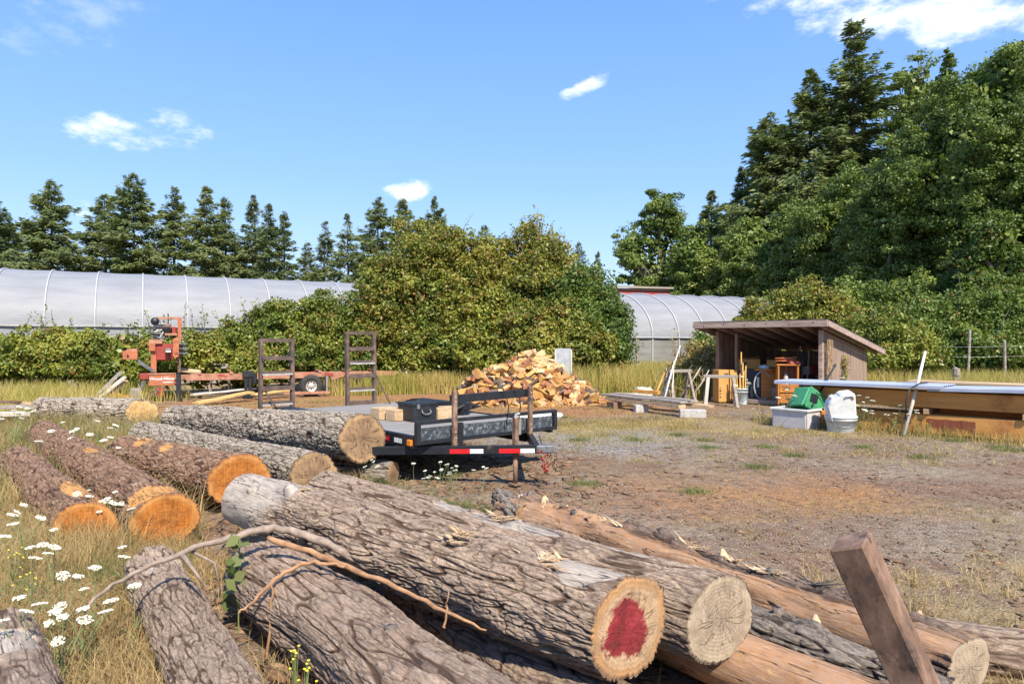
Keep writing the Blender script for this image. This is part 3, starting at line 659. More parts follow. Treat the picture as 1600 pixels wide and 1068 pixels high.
M['bark_peel'] = barkmat('peeling_bark', (.25, .18, .14), (.06, .04, .03), (.44, .225, .105), woods=[(.28, (.12, .065, .042)), (.41, (.27, .165, .11)), (.47, (.42, .22, .10)), (.53, (.32, .215, .16)), (.6, (.50, .29, .13)), (.7, (.62, .47, .31))])
M['bark_dark'] = barkmat('charcoal_bark', (.32, .265, .22), (.06, .045, .037), (.42, .3, .2))
def endmat(name, core, mid, sap, rim, ring=60, red=False, crack=.6, star=False):
    m, nt, b, o = newmat(name); g = NT(nt)
    tcn = g.n('ShaderNodeTexCoord'); sp = g.n('ShaderNodeSeparateXYZ'); g.l(tcn.outputs['Object'], sp.inputs[0])
    rr = attr(g, 'rr'); nn = g.noise(g.coord(), 5, 4, .6); r2 = g.math('ADD', rr, g.math('MULTIPLY', g.math('SUBTRACT', nn, .5), .16))
    col = g.ramp(r2, [(.0, core), (.45, mid), (.74, mid), (.84, sap), (.93, sap), (.97, rim)])
    rg_ = g.math('SINE', g.math('MULTIPLY', g.math('ADD', rr, g.math('MULTIPLY', nn, .12)), ring)); col = g.mix(g.math('MULTIPLY', g.ramp(rg_, [(.5, 0), (1, 1)]), .28), col, tuple(q*.55 for q in mid))
    saw = g.noise(g.coord((1, 9, .6), rot=(.7, 0, 0)), 9, 5, .7); col = g.mix(g.ramp(saw, [(.45, 0), (.7, .45)]), col, tuple(min(.85, q*1.45) for q in sap))
    col = g.mix(g.ramp(g.noise(g.coord(), 7, 6, .75), [(.46, 0), (.62, .65)]), col, tuple(q*.5 for q in mid))
    an = g.math('ARCTAN2', sp.outputs[1], sp.outputs[2]); cv = g.n('ShaderNodeCombineXYZ'); g.l(an, cv.inputs[0]); g.l(g.math('MULTIPLY', rr, .35), cv.inputs[1])
    n5 = g.noise(cv.outputs[0], 2.4, 2, .5); ck = g.ramp(g.math('ABSOLUTE', g.math('SUBTRACT', n5, .5)), [(.0, 1), (.02, 0)])
    ck = g.math('MULTIPLY', ck, g.ramp(rr, [(.0, 1), (.62 if not star else .8, .8), (.8, 0)])); col = g.mix(g.math('MULTIPLY', ck, crack), col, (.04, .022, .014))
    if red:
        n6 = g.noise(g.coord((1, 1, 1)), 9, 5, .65); d = g.n('ShaderNodeVectorMath', operation='DISTANCE'); cc = g.n('ShaderNodeCombineXYZ')
        g.l(sp.outputs[1], cc.inputs[0]); g.l(sp.outputs[2], cc.inputs[1]); g.l(cc.outputs[0], d.inputs[0]); d.inputs[1].default_value = (-.018, .012, 0)
        f = g.math('ADD', d.outputs['Value'], g.math('MULTIPLY', g.math('SUBTRACT', n6, .5), .26)); f = g.ramp(f, [(.118, 1), (.140, 0)])
        rc = g.ramp(n6, [(.35, (.11, .005, .012)), (.5, (.20, .009, .02)), (.65, (.30, .03, .04))]); col = g.mix(g.math('MULTIPLY', f, .93), col, rc)
    g.l(col, b.inputs['Base Color']); b.inputs['Roughness'].default_value = .8; b.inputs['Specular IOR Level'].default_value = .2
    g.bump(g.math('SUBTRACT', g.math('ADD', saw, g.math('MULTIPLY', rg_, .12)), g.math('MULTIPLY', ck, 1.2)), .5, .008, b); return m
M['end_red'] = endmat('cut_end_painted', (.38, .26, .165), (.42, .29, .18), (.38, .21, .095), (.17, .10, .06), red=True)
M['end_tan'] = endmat('cut_end_tan', (.27, .205, .145), (.33, .255, .18), (.37, .29, .205), (.12, .085, .06), 70)
M['end_orange'] = endmat('cut_end_orange', (.22, .07, .018), (.37, .125, .022), (.44, .20, .06), (.22, .10, .05), 44, crack=.25)
M['end_brown'] = endmat('cut_end_brown', (.20, .13, .08), (.27, .17, .10), (.36, .23, .12), (.09, .06, .04), 60, crack=.95, star=True)
M['end_pale'] = endmat('cut_end_pale', (.46, .28, .11), (.55, .34, .14), (.6, .4, .2), (.2, .13, .09), 40, crack=.3)
M['wood_torn'] = mat('torn_wood', [(.3, (.38, .22, .10)), (.6, (.62, .46, .28)), (.8, (.72, .62, .46))], 14, (.2, 1, 1), .8, .6, .006)
M['wood_grey'] = mat('silvered_wood', [(.3, (.20, .17, .15)), (.55, (.36, .31, .27)), (.8, (.52, .47, .42))], 9, (.2, 1, 1), .85, .6, .006)
M['knot_dark'] = mat('knot_wood', [(.3, (.06, .045, .04)), (.7, (.25, .2, .16))], 20, rough=.9, bump=.8, bdist=.01)

def log(label, a, b, ra, rb, bark, end, seed, nu=120, nv=240, peel=None, skew=(0, 0), fur=(3.2, 15, .022), fine=.006, lump=.03, bend=0, knots=(), splint=(), group='logs lying in the foreground heap', far_end=True, name='log', ovality=.03):
    a = Vector(a); b = Vector(b); L = (a-b).length; mid = (a+b)/2; d = (a-b).normalized()
    t = thing(name, label, 'log', mid, 0, group); up = Vector((0, 0, 1)); yv = up.cross(d).normalized(); zv = d.cross(yv)
    Mx = Matrix((d, yv, zv)).transposed(); t.rotation_euler = Mx.to_euler()
    tt = np.linspace(0, 1, nv+1)[:, None]; th = np.linspace(0, 2*PI, nu, endpoint=False)[None]
    r0 = rb+(ra-rb)*tt+0*th; cy = np.cos(th); cz = np.sin(th)
    px = (-L/2+L*tt)+0*th; p = np.stack([px.ravel(), (cy*r0).ravel(), (cz*r0).ravel()], 1)
    wv = np.stack([fbm(p*[2, 5, 5], 2, seed+k) for k in range(3)], 1)*[.12, .028, .028]
    q = p+wv; n1_ = vnoise(q*[fur[0], fur[1], fur[1]]+seed*3.1, seed); n2_ = vnoise(q*[fur[0]*1.9, fur[1]*1.7, fur[1]*1.7]+5, seed+1)
    n3_ = vnoise(q*[fur[0]*3.4, fur[1]*3.1, fur[1]*3.1]+15, seed+2)
    f1 = sstep(.66, 1, 1-np.abs(n1_)*1.9); f2 = sstep(.66, 1, 1-np.abs(n2_)*1.9)*.6; f3 = sstep(.6, 1, 1-np.abs(n3_)*1.7)*.32
    dep = np.maximum(np.maximum(f1*(.55+.45*(n3_ > -.3)), f2), f3)
    lmp = fbm(p*[1.4, 4, 4]+9, 3, seed+4)*lump; fn = fbm(p*[22, 60, 60], 2, seed+6)*fine; plt = fbm(p*[fur[0]*2, fur[1], fur[1]]+40, 2, seed+8)*fur[2]*.45
    pe = np.zeros(len(p)) if peel is None else np.clip(peel((tt+0*th).ravel(), (th+0*tt).ravel(), p, seed), 0, 1)
    rad = r0.ravel()*(1+ovality*np.cos(2*(th+0*tt).ravel()+seed))+lmp*(1-.5*pe)+(fn+plt-dep*fur[2])*(1-pe)-pe*.016
    ks = []
    for (kt, ka, kl, kr, kb) in knots:      # swelling round each knot
        dx = (px.ravel()+L/2-L*kt); da = ((th+0*tt).ravel()-ka+PI) % (2*PI)-PI; rr0 = rb+(ra-rb)*kt
        rad = rad+np.exp(-(dx**2+(da*rr0)**2)/(2*(kr*1.7)**2))*kr*.8
    sk = (skew[0]*cy*rad.reshape(nv+1, nu)+skew[1]*cz*rad.reshape(nv+1, nu))*tt**8
    bz = bend*np.sin(PI*tt)+0*th
    R_ = rad.reshape(nv+1, nu); V = np.stack([px+sk, cy*R_+bz, cz*R_], 2)
    V3 = V.reshape(-1, 3); ix = np.arange((nv+1)*nu).reshape(nv+1, nu); nxt = np.roll(ix, -1, 1)
    Fs = np.stack([ix[:-1].ravel(), ix[1:].ravel(), nxt[1:].ravel(), nxt[:-1].ravel()], 1)[:, ::-1]
    fast('bark', V3, Fs, M[bark], t, True, {'depth': dep, 'peel': pe})
    def capf(ring, nm, xsgn):
        ring = ring*1.0; c = ring.mean(0); K = 22; fr = np.linspace(0, 1, K)
        vs = c+(ring-c)[None]*fr[:, None, None]*.997
        vs[:, :, 0] += xsgn*(.004+fbm(vs.reshape(-1, 3)*[6, 9, 9], 3, seed).reshape(K, nu)*.006)
        vs[-1, :, 0] -= xsgn*.006
        rrv = np.repeat(fr[:, None], nu, 1); i2 = np.arange(K*nu).reshape(K, nu); n2 = np.roll(i2, -1, 1)
        f = np.stack([i2[:-1].ravel(), i2[1:].ravel(), n2[1:].ravel(), n2[:-1].ravel()], 1)
        if xsgn < 0: f = f[:, ::-1]
        return fast(nm, vs.reshape(-1, 3), f, M[end], t, True, {'rr': rrv})
    capf(V[-1], 'cut_end', 1)
    if far_end: capf(V[0], 'cut_end', -1)
    rr = random.Random(seed)
    for (kt, ka, kl, kr, kb) in knots:
        r_ = rb+(ra-rb)*kt; x = -L/2+L*kt; o_ = Vector((0, math.cos(ka), math.sin(ka))); c = Vector((x, 0, 0))+o_*(r_-.03)
        mb = MB(); dd = (o_+Vector((rr.uniform(-.5, .1), rr.uniform(-.2, .2), 0))).normalized(); n = 14
        prof = [(kr*1.35, 0), (kr*1.05, kl*.45), (kr*.9, kl*.8), (kr*.85, kl)] if kb != 'wood_torn' else [(kr*1.7, 0), (kr*1.1, kl*.35), (kr*.62, kl*.8), (kr*.2, kl*1.1)]
        q_ = dd.to_track_quat('Z', 'Y').to_matrix(); vs = []; 
        for (pr, pz) in prof:
            for k in range(n): al = 2*PI*k/n; w_ = pr*(1+rr.uniform(-.13, .13)*(2.4 if kb == 'wood_torn' else 1)); vs.append(c+q_ @ Vector((w_*math.cos(al), w_*math.sin(al), pz+rr.uniform(-.25, .25)*kr*(pz > kl*.9))))
        fs = [(i*n+k, i*n+(k+1) % n, (i+1)*n+(k+1) % n, (i+1)*n+k) for i in range(3) for k in range(n)]+[tuple(3*n+k for k in range(n))]
        mb._add(vs, fs); mb.build('knot', M[kb], t, True)
    for (kt, ka, cnt, ln, mt) in splint:
        r_ = rb+(ra-rb)*kt; x = -L/2+L*kt; mb = MB()
        for _ in range(cnt):
            aa = ka+rr.uniform(-.3, .3); o_ = Vector((0, math.cos(aa), math.sin(aa))); c = Vector((x+rr.uniform(-.09, .09), 0, 0))+o_*(r_-.015)
            dd = (o_*rr.uniform(.05, .45)+Vector((rr.choice((-1, 1, 1)), rr.uniform(-.25, .25), 0))).normalized(); l_ = ln*rr.uniform(.3, 1.1); w_ = rr.uniform(.003, .010)
            mb.bar(c, c+dd*l_*.6, w_*2.6, w_*.8); mb.tube([c+dd*l_*.55, c+dd*l_], [w_, .001], 4)
        mb.build('splinters', M[mt], t)
    return t
def far_peel(th_):   # far end stripped to silver wood
    return lambda t, a, p, s: sstep(th_+.035, th_-.035, t+fbm(p*[2, 6, 6], 3, s+50)*.10+.05*np.sin(a*2+1))
def patch(t0, a0, rt, ra_, s2=0):
    def f(t, a, p, s):
        da = (a-a0+PI) % (2*PI)-PI; return sstep(1.15, .85, ((t-t0)/rt)**2+(da/ra_)**2+fbm(p*[3, 9, 9], 3, s+60+s2)*.9)
    return f
def both(*fs): return lambda t, a, p, s: np.max([f(t, a, p, s) for f in fs], 0)
mostly = lambda amt: (lambda t, a, p, s: sstep(amt-.07, amt+.07, fbm(p*[1.1, 5, 5], 4, s+70)*.5+.5))
# local angles: y axis is to the left of the near end's direction, z up;  angle pi/2 is the top
A_ = (.545, 3.2, .50); B_ = (-2.26, 5.8, .52)
log('big grey log topmost in front, red paint on its cut end', A_, B_, .238, .232, 'bark_grey', 'end_red', 11, 380, 860,
    peel=both(far_peel(.2), patch(.93, PI*.42, .07, .8)), skew=(.28, 0), bend=.03, fur=(4.0, 27, .016), lump=.065, fine=.006,
    knots=[(.235, PI*.62, .07, .045, 'wood_grey'), (.10, PI*.75, .03, .022, 'wood_grey'), (.73, PI*.02, .04, .035, 'knot_dark'), (.44, PI*.85, .02, .03, 'knot_dark')], splint=[(.87, PI*.5, 26, .12, 'wood_torn'), (.235, PI*.55, 16, .11, 'wood_torn'), (.69, PI*.55, 14, .13, 'wood_torn')])
log('grey log with a plain tan cut end, lying behind the red painted log', (1.05, 3.42, .465), (-1.68, 6.15, .48), .228, .21, 'bark_grey', 'end_tan', 12, 300, 760,
    peel=both(patch(.45, PI*.45, .05, .5), patch(.62, PI*.5, .10, .35, 2), patch(.8, PI*.4, .08, .3, 5)), bend=-.03, skew=(.25, 0), fur=(2.6, 28, .011), lump=.025, knots=[(.63, PI*.5, .03, .03, 'wood_grey')], splint=[(.58, PI*.48, 22, .16, 'wood_torn')])
log('thick brown grey log lowest in front, running out of the bottom of the view', (.75, 1.7, .24), (-1.74, 4.72, .24), .265, .255, 'bark_low', 'end_tan', 13, 420, 800,
    fur=(2.4, 22, .016), lump=.05, far_end=True, knots=[(.80, PI*.5, .03, .04, 'knot_dark'), (.48, PI*.55, .03, .035, 'knot_dark')])
log('brown log in the shade beneath the red painted log', (1.3, 1.95, .10), (-.75, 4.75, .10), .165, .16, 'bark_low', 'end_tan', 14, 200, 560, fur=(5, 28, .012), lump=.04)
log('short grey log with two oval scars, between the thick brown log and the weeds', (-.75, 2.3, .17), (-2.62, 4.98, .17), .20, .185, 'bark_grey', 'end_tan', 15, 280, 640,
    peel=both(patch(.10, PI*.35, .018, .3), patch(.16, PI*.62, .018, .28, 3)), fur=(6, 30, .012), lump=.045)
log('pinkish grey log end in the bottom left corner of the view', (-1.75, 2.5, .15), (-2.9, 3.85, .15), .21, .20, 'bark_grey', 'end_tan', 16, 160, 300, peel=patch(.3, PI*.45, .1, .7), fur=(2.6, 17, .010), lump=.03)
log('reddish log with a bright orange cut end facing the weeds', (-3.06, 6.02, .27), (-7.9, 11.5, .27), .262, .25, 'bark_red', 'end_orange', 17, 180, 520, skew=(.28, 0),
    peel=both(patch(.97, PI*.6, .03, .8), patch(.55, PI*.5, .03, .3)), fur=(7, 24, .017), lump=.035, group='logs on the left')
log('rotting reddish log with peeled side, half hidden in dry grass at the left', (-3.72, 5.95, .24), (-6.75, 9.3, .22), .235, .22, 'bark_red', 'end_orange', 18, 160, 360, skew=(.5, 0),
    peel=both(patch(.85, PI*.45, .1, .5), patch(.97, PI*.2, .05, 1)), fur=(7, 24, .016), lump=.04, group='logs on the left')
log('brown log, its orange cut end half covered by the silver end of the painted log', (-2.93, 7.35, .34), (-5.3, 9.35, .31), .305, .27, 'bark_red', 'end_orange', 19, 180, 400, skew=(.3, 0),
    peel=both(patch(.25, PI*.55, .05, .5), patch(.5, PI*.62, .04, .3)), fur=(8, 24, .018), lump=.04, group='logs on the left', splint=[(.2, PI*.5, 14, .12, 'wood_torn')])
log('pale plated log behind the brown one, its brown cut end just clear of the heap', (-2.34, 8.1, .28), (-6.2, 11.5, .27), .275, .25, 'bark_white', 'end_brown', 20, 180, 420, skew=(.3, 0), fur=(10, 20, .022), lump=.03, group='logs on the left')
log('pale plated log with a large star cracked brown end in front of the trailer', (-1.92, 8.75, .62), (-6.0, 12.2, .44), .318, .28, 'bark_white', 'end_brown', 21, 200, 460, skew=(.25, 0), fur=(9, 17, .026), lump=.03, group='logs on the left')
log('pale plated log with a light orange end, farthest left by the sawmill', (-8.02, 14.8, .30), (-10.75, 15.6, .30), .31, .30, 'bark_white', 'end_pale', 22, 140, 260, skew=(.55, 0), fur=(6, 12, .035), lump=.03, group='logs on the left')
log('short dark log used as a rest under the star cracked log', (-1.55, 8.9, .13), (-3.0, 9.5, .13), .155, .15, 'bark_dark', 'end_brown', 23, 60, 60, group='logs on the left')
pm = mostly(.38)
log('long peeled orange log behind the tan ended log, ragged bark still on its top', (2.34, 3.5, .185), (-.02, 6.75, .19), .178, .185, 'bark_peel', 'end_tan', 24, 180, 600, peel=pm, skew=(.2, 0), fur=(4, 18, .03), lump=.11,
    knots=[(.40, PI*.5, .05, .032, 'knot_dark'), (.62, PI*.42, .07, .03, 'wood_torn'), (.22, PI*.5, .06, .04, 'wood_torn'), (.30, PI*.45, .04, .03, 'wood_torn'), (.93, PI*.3, .06, .03, 'wood_torn'), (.15, PI*.55, .09, .05, 'wood_torn'), (.26, PI*.6, .07, .035, 'knot_dark'), (.48, PI*.4, .08, .04, 'wood_torn'), (.08, PI*.45, .08, .05, 'knot_dark'), (.72, PI*.5, .05, .03, 'knot_dark')],
    splint=[(.15, PI*.45, 22, .12, 'wood_torn'), (.33, PI*.45, 22, .12, 'wood_torn'), (.62, PI*.4, 14, .1, 'wood_torn'), (.9, PI*.35, 14, .1, 'wood_torn'), (.05, PI*.5, 12, .1, 'wood_torn'), (.2, PI*.5, 18, .2, 'knot_dark'), (.27, PI*.5, 24, .18, 'wood_torn'), (.4, PI*.5, 24, .2, 'wood_torn'), (.45, PI*.4, 18, .2, 'knot_dark'), (.54, PI*.45, 24, .22, 'wood_torn'), (.70, PI*.45, 22, .2, 'wood_torn'), (.8, PI*.4, 18, .22, 'knot_dark')])
log('smooth orange peeled log low at the bottom, right of the tan cut end', (2.0, 2.55, .17), (.25, 4.75, .17), .185, .18, 'bark_peel', 'end_tan', 25, 160, 420, peel=mostly(.26), fur=(4, 22, .014), lump=.05,
    knots=[(.5, PI*.55, .03, .025, 'wood_torn'), (.80, PI*.45, .05, .022, 'wood_torn')])
log('thin charcoal grey knotty log squeezed behind the smooth orange one', (2.12, 3.28, .13), (.85, 4.95, .13), .10, .11, 'bark_dark', 'end_tan', 26, 120, 300, fur=(4, 22, .022), lump=.07,
    knots=[(.56, PI*.45, .08, .035, 'knot_dark'), (.66, PI*.35, .10, .035, 'wood_torn'), (.36, PI*.5, .05, .03, 'knot_dark')])
log('dark knotty log stub sticking up at the far end of the peeled orange log', (.12, 6.35, .2), (-.12, 6.85, .27), .13, .12, 'bark_dark', 'end_brown', 27, 70, 60, fur=(5, 20, .03), lump=.08)
log('grey log at the bottom right corner, mostly outside the frame', (3.4, 3.5, .12), (2.35, 4.0, .12), .13, .13, 'bark_grey', 'end_tan', 28, 80, 120, fur=(2.6, 17, .012), lump=.02)

# ------------------------------------------------------------------ branches and sticks
def stick(name, label, pts, rad, mt, cat='branch', twigs=(), n=8, group=None, seed=1):
    rr = random.Random(seed); base = Vector(pts[0]); t = thing(name, label, cat, base, 0, group); P0 = [Vector(p)-base for p in pts]
    sm = []
    for i in range(len(P0)-1):
        p0 = P0[max(i-1, 0)]; p1 = P0[i]; p2 = P0[i+1]; p3 = P0[min(i+2, len(P0)-1)]
        for k in range(6):
            u = k/6; sm.append(.5*((2*p1)+(p2-p0)*u+(2*p0-5*p1+4*p2-p3)*u*u+(3*p1-p0-3*p2+p3)*u**3)+Vector([rr.uniform(-1, 1)*.008 for _ in range(3)]))
    sm.append(P0[-1]); R2 = [np.interp(i/(len(sm)-1), np.linspace(0, 1, len(rad)), rad)*rr.uniform(.85, 1.15) for i in range(len(sm))]
    MB().tube(sm, R2, n).build('stem', M[mt], t, True)
    for tw in twigs:
        q = [Vector(p)-base for p in tw[0]]; MB().tube(q, [tw[1]*(1-.7*i/(len(q)-1)) for i in range(len(q))], 6).build('twig', M[mt], t, True)
    return t
M['branch'] = mat('grey_brown_branch', [(.3, (.16, .115, .09)), (.6, (.30, .23, .18)), (.8, (.42, .34, .28))], 18, (1, 1, 1), .9, .8, .006)
M['branch_red'] = mat('reddish_strip', [(.3, (.20, .10, .05)), (.7, (.46, .26, .13))], 14, (1, 1, 1), .85, .6, .005)
stick('fallen_branch', 'long curved grey branch arching from the weeds over the logs under the silver log end',
      [P(118, 962, 3.75), P(190, 905, 3.95), P(290, 862, 4.15), P(370, 838, 4.3), P(430, 826, 4.42), P(500, 846, 4.42), P(560, 878, 4.32), P(620, 915, 4.12)], [.007, .012, .017, .021, .027, .026, .019, .008], 'branch', n=12,
      twigs=[([P(285, 868, 4.1), P(300, 888, 4.05), P(322, 918, 4.0)], .018), ([P(300, 862, 4.2), P(335, 880, 4.2), P(345, 925, 4.2)], .012), ([P(180, 910, 3.93), P(170, 925, 3.9)], .006)])
stick('bark_strip', 'long reddish strip of bark running along under the painted log', [P(420, 842, 4.25), P(500, 868, 4.12), P(590, 905, 3.85), P(680, 948, 3.62), P(760, 985, 3.45)], [.018, .02, .014, .012, .004], 'branch_red')
stick('bark_strip', 'thin dark reddish strip crossing the dark gap from the thick log to the weeds', [P(540, 885, 3.95), P(480, 880, 4.0), P(430, 905, 3.95), P(395, 940, 3.9), P(372, 958, 3.85)], [.008, .012, .012, .009, .004], 'branch_red', seed=4)
stick('dead_stem', 'upright thin pinkish stem standing before the painted log', [P(694, 982, 3.3), P(697, 955, 3.3), P(701, 925, 3.3)], [.006, .005, .003], 'branch_red', 'stem', seed=6)
stick('dead_stem', 'upright orange stick by the left end of the thick brown log', [P(418, 1030, 3.9), P(424, 960, 3.9), P(426, 908, 3.9)], [.009, .008, .006], 'branch_red', 'stem', seed=7)
# ================================================================== object materials
M['film'] = None
m, nt, b, o_ = newmat('greenhouse_film'); g = NT(nt)
n1 = g.noise(g.coord((.25, 1, 1)), 2.2, 5, .6); wr = g.noise(g.coord((.35, 3, 1), rot=(0, .5, .3)), 3.5, 6, .65)
g.l(g.ramp(n1, [(.3, (.205, .21, .228)), (.7, (.262, .266, .28))]), b.inputs['Base Color']); b.inputs['Roughness'].default_value = .62
g.bump(wr, .45, .06, b); M['film'] = m
m, nt, b, o_ = newmat('clear_side_film'); g = NT(nt)
g.l(g.ramp(g.noise(g.coord((.3, 1, 3)), 2, 5), [(.3, (.15, .145, .13)), (.7, (.27, .27, .255))]), b.inputs['Base Color']); b.inputs['Roughness'].default_value = .3; M['film2'] = m
M['rib'] = mat('white_rib', [(.3, (.36, .36, .38)), (.7, (.46, .46, .48))], 4, rough=.5, bump=0)
M['orange'] = mat('orange_paint', [(.3, (.28, .08, .04)), (.55, (.40, .13, .06)), (.8, (.46, .20, .11))], 5, rough=.5, bump=.2, bdist=.003, dirt=((.30, .12, .07), .60, 4))
M['orange_faded'] = mat('faded_orange_paint', [(.3, (.24, .10, .06)), (.55, (.38, .18, .11)), (.8, (.48, .28, .19))], 6, rough=.65, bump=.2, bdist=.003, dirt=((.20, .09, .06), .56, 5))
M['red'] = mat('red_paint', [(.3, (.20, .03, .02)), (.7, (.34, .05, .035))], 5, rough=.5, bump=.1, bdist=.002)
M['black'] = mat('black_paint', [(.3, (.008, .009, .011)), (.6, (.016, .018, .022)), (.8, (.045, .045, .048))], 7, rough=.45, bump=.2, bdist=.003, dirt=((.12, .085, .06), .66, 5))
M['rubber'] = mat('tyre_rubber', [(.3, (.016, .016, .017)), (.7, (.05, .047, .044))], 9, rough=.85, bump=.3)
M['galv'] = mat('bare_metal', [(.3, (.36, .34, .30)), (.7, (.62, .60, .55))], 8, rough=.42, bump=.1, bdist=.002, metallic=.4)
M['steel'] = mat('dull_steel', [(.3, (.10, .10, .105)), (.7, (.26, .26, .27))], 9, rough=.5, bump=.1, metallic=.5)
M['rustpost'] = mat('rusty_steel', [(.32, (.06, .04, .032)), (.45, (.15, .085, .052)), (.55, (.22, .13, .085)), (.7, (.33, .23, .17))], 11, (1, 1, .5), .75, .5, .004, dirt=((.03, .024, .022), .55, 9))
M['rampblack'] = mat('rusting_black_steel', [(.3, (.04, .032, .03)), (.55, (.11, .072, .056)), (.8, (.24, .15, .11))], 6, rough=.75, bump=.2, bdist=.003)
M['texpanel'] = mat('speckled_black_panel', [(.42, (.03, .036, .045)), (.55, (.07, .08, .095)), (.66, (.26, .28, .30))], 22, rough=.6, bump=.2, bdist=.003, detail=8)
M['deck'] = mat('grey_deck_boards', [(.3, (.16, .145, .13)), (.6, (.28, .26, .24)), (.8, (.38, .36, .33))], 5, (.2, 4, 1), .85, .4, .006)
M['tape_red'] = mat('red_reflector', (.62, .015, .02), 8, rough=.35, bump=0)
M['tape_white'] = mat('white_reflector', (.75, .75, .74), 8, rough=.35, bump=0)
M['amber'] = mat('amber_lens', (.7, .2, .02), 8, rough=.3, bump=0)
M['board'] = mat('sawn_board', [(.3, (.30, .20, .12)), (.55, (.48, .34, .20)), (.8, (.60, .46, .30))], 4, (.15, 3, 3), .8, .3, .004)
M['boardgrey'] = mat('weathered_board', [(.3, (.16, .135, .115)), (.55, (.30, .26, .22)), (.8, (.46, .41, .36))], 4, (.12, 3, 3), .88, .4, .005)
M['boardgold'] = mat('golden_board', [(.3, (.42, .27, .09)), (.6, (.58, .40, .15)), (.8, (.66, .5, .24))], 4, (.15, 3, 3), .8, .2, .003)
M['beam'] = mat('orange_timber', [(.3, (.40, .165, .035)), (.5, (.55, .255, .06)), (.75, (.62, .34, .11))], 2.2, (.15, 2.5, 2.5), .7, .3, .004, dirt=((.30, .10, .03), .60, 1.2))
M['block'] = mat('wood_block', [(.3, (.34, .22, .12)), (.55, (.50, .35, .21)), (.8, (.62, .48, .33))], 8, (.5, 2, 2), .85, .3, .004, dirt=((.20, .12, .07), .62, 7))
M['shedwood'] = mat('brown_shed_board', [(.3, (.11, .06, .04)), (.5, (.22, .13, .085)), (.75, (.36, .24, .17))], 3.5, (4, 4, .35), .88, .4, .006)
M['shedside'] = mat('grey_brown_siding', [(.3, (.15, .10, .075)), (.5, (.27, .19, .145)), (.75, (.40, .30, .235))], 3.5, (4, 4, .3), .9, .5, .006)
M['fascia'] = mat('fascia_board', [(.3, (.19, .125, .10)), (.5, (.34, .25, .205)), (.75, (.50, .39, .33))], 4, (.4, 3, 3), .85, .3, .004)
M['roofing'] = mat('dark_roofing', [(.3, (.035, .03, .028)), (.7, (.10, .085, .075))], 8, rough=.9, bump=.4)
M['cardboard'] = mat('cardboard', [(.3, (.48, .23, .06)), (.7, (.60, .31, .09))], 4, rough=.8, bump=.1)
M['cabinet'] = mat('orange_wood_cabinet', [(.3, (.34, .12, .025)), (.7, (.52, .21, .045))], 5, (.4, 2, 2), .5, .1, .002)
M['navy'] = mat('dark_blue_plastic', (.012, .018, .035), 8, rough=.5, bump=.1)
M['whiteplastic'] = mat('dirty_white_plastic', [(.3, (.50, .50, .49)), (.7, (.66, .66, .65))], 5, rough=.45, bump=.1, dirt=((.42, .40, .35), .6, 6))
M['greyplastic'] = mat('grey_lilac_plastic', [(.3, (.40, .37, .37)), (.7, (.55, .52, .51))], 5, rough=.5, bump=.1, dirt=((.3, .26, .22), .6, 5))
M['bluewhite'] = mat('pale_blue_plastic', [(.3, (.46, .54, .60)), (.7, (.66, .72, .76))], 5, rough=.5, bump=.1, dirt=((.3, .3, .3), .58, 6))
M['green'] = mat('green_plastic', [(.3, (.035, .19, .085)), (.7, (.06, .29, .13))], 5, rough=.42, bump=.1, dirt=((.09, .16, .10), .62, 5))
M['yellowstick'] = mat('yellow_stick', [(.3, (.60, .33, .06)), (.7, (.75, .47, .12))], 5, rough=.6, bump=.1)
M['tin'] = mat('blue_grey_sheet_metal', [(.3, (.34, .38, .48)), (.7, (.46, .50, .60))], 2, rough=.38, bump=.1, bdist=.003, metallic=.15)
M['concrete'] = mat('concrete', [(.3, (.30, .28, .26)), (.7, (.50, .47, .44))], 12, rough=.9, bump=.4)
M['redsheet'] = mat('red_barn_siding', [(.3, (.28, .055, .045)), (.7, (.42, .10, .08))], 3, (8, 8, .5), .7, .2, .01)
M['hose'] = mat('orange_hose', (.55, .15, .05), 6, rough=.5, bump=0)
M['greypaint'] = mat('galvanised_sheet', [(.3, (.26, .28, .30)), (.7, (.40, .42, .44))], 6, rough=.5, bump=.2)
M['cloth'] = mat('old_canvas', [(.3, (.32, .33, .24)), (.7, (.55, .55, .43))], 7, rough=.9, bump=.5)
M['bone'] = mat('bleached_wood', [(.3, (.42, .37, .31)), (.7, (.66, .60, .52))], 6, (1, 1, .3), .85, .2, .003)

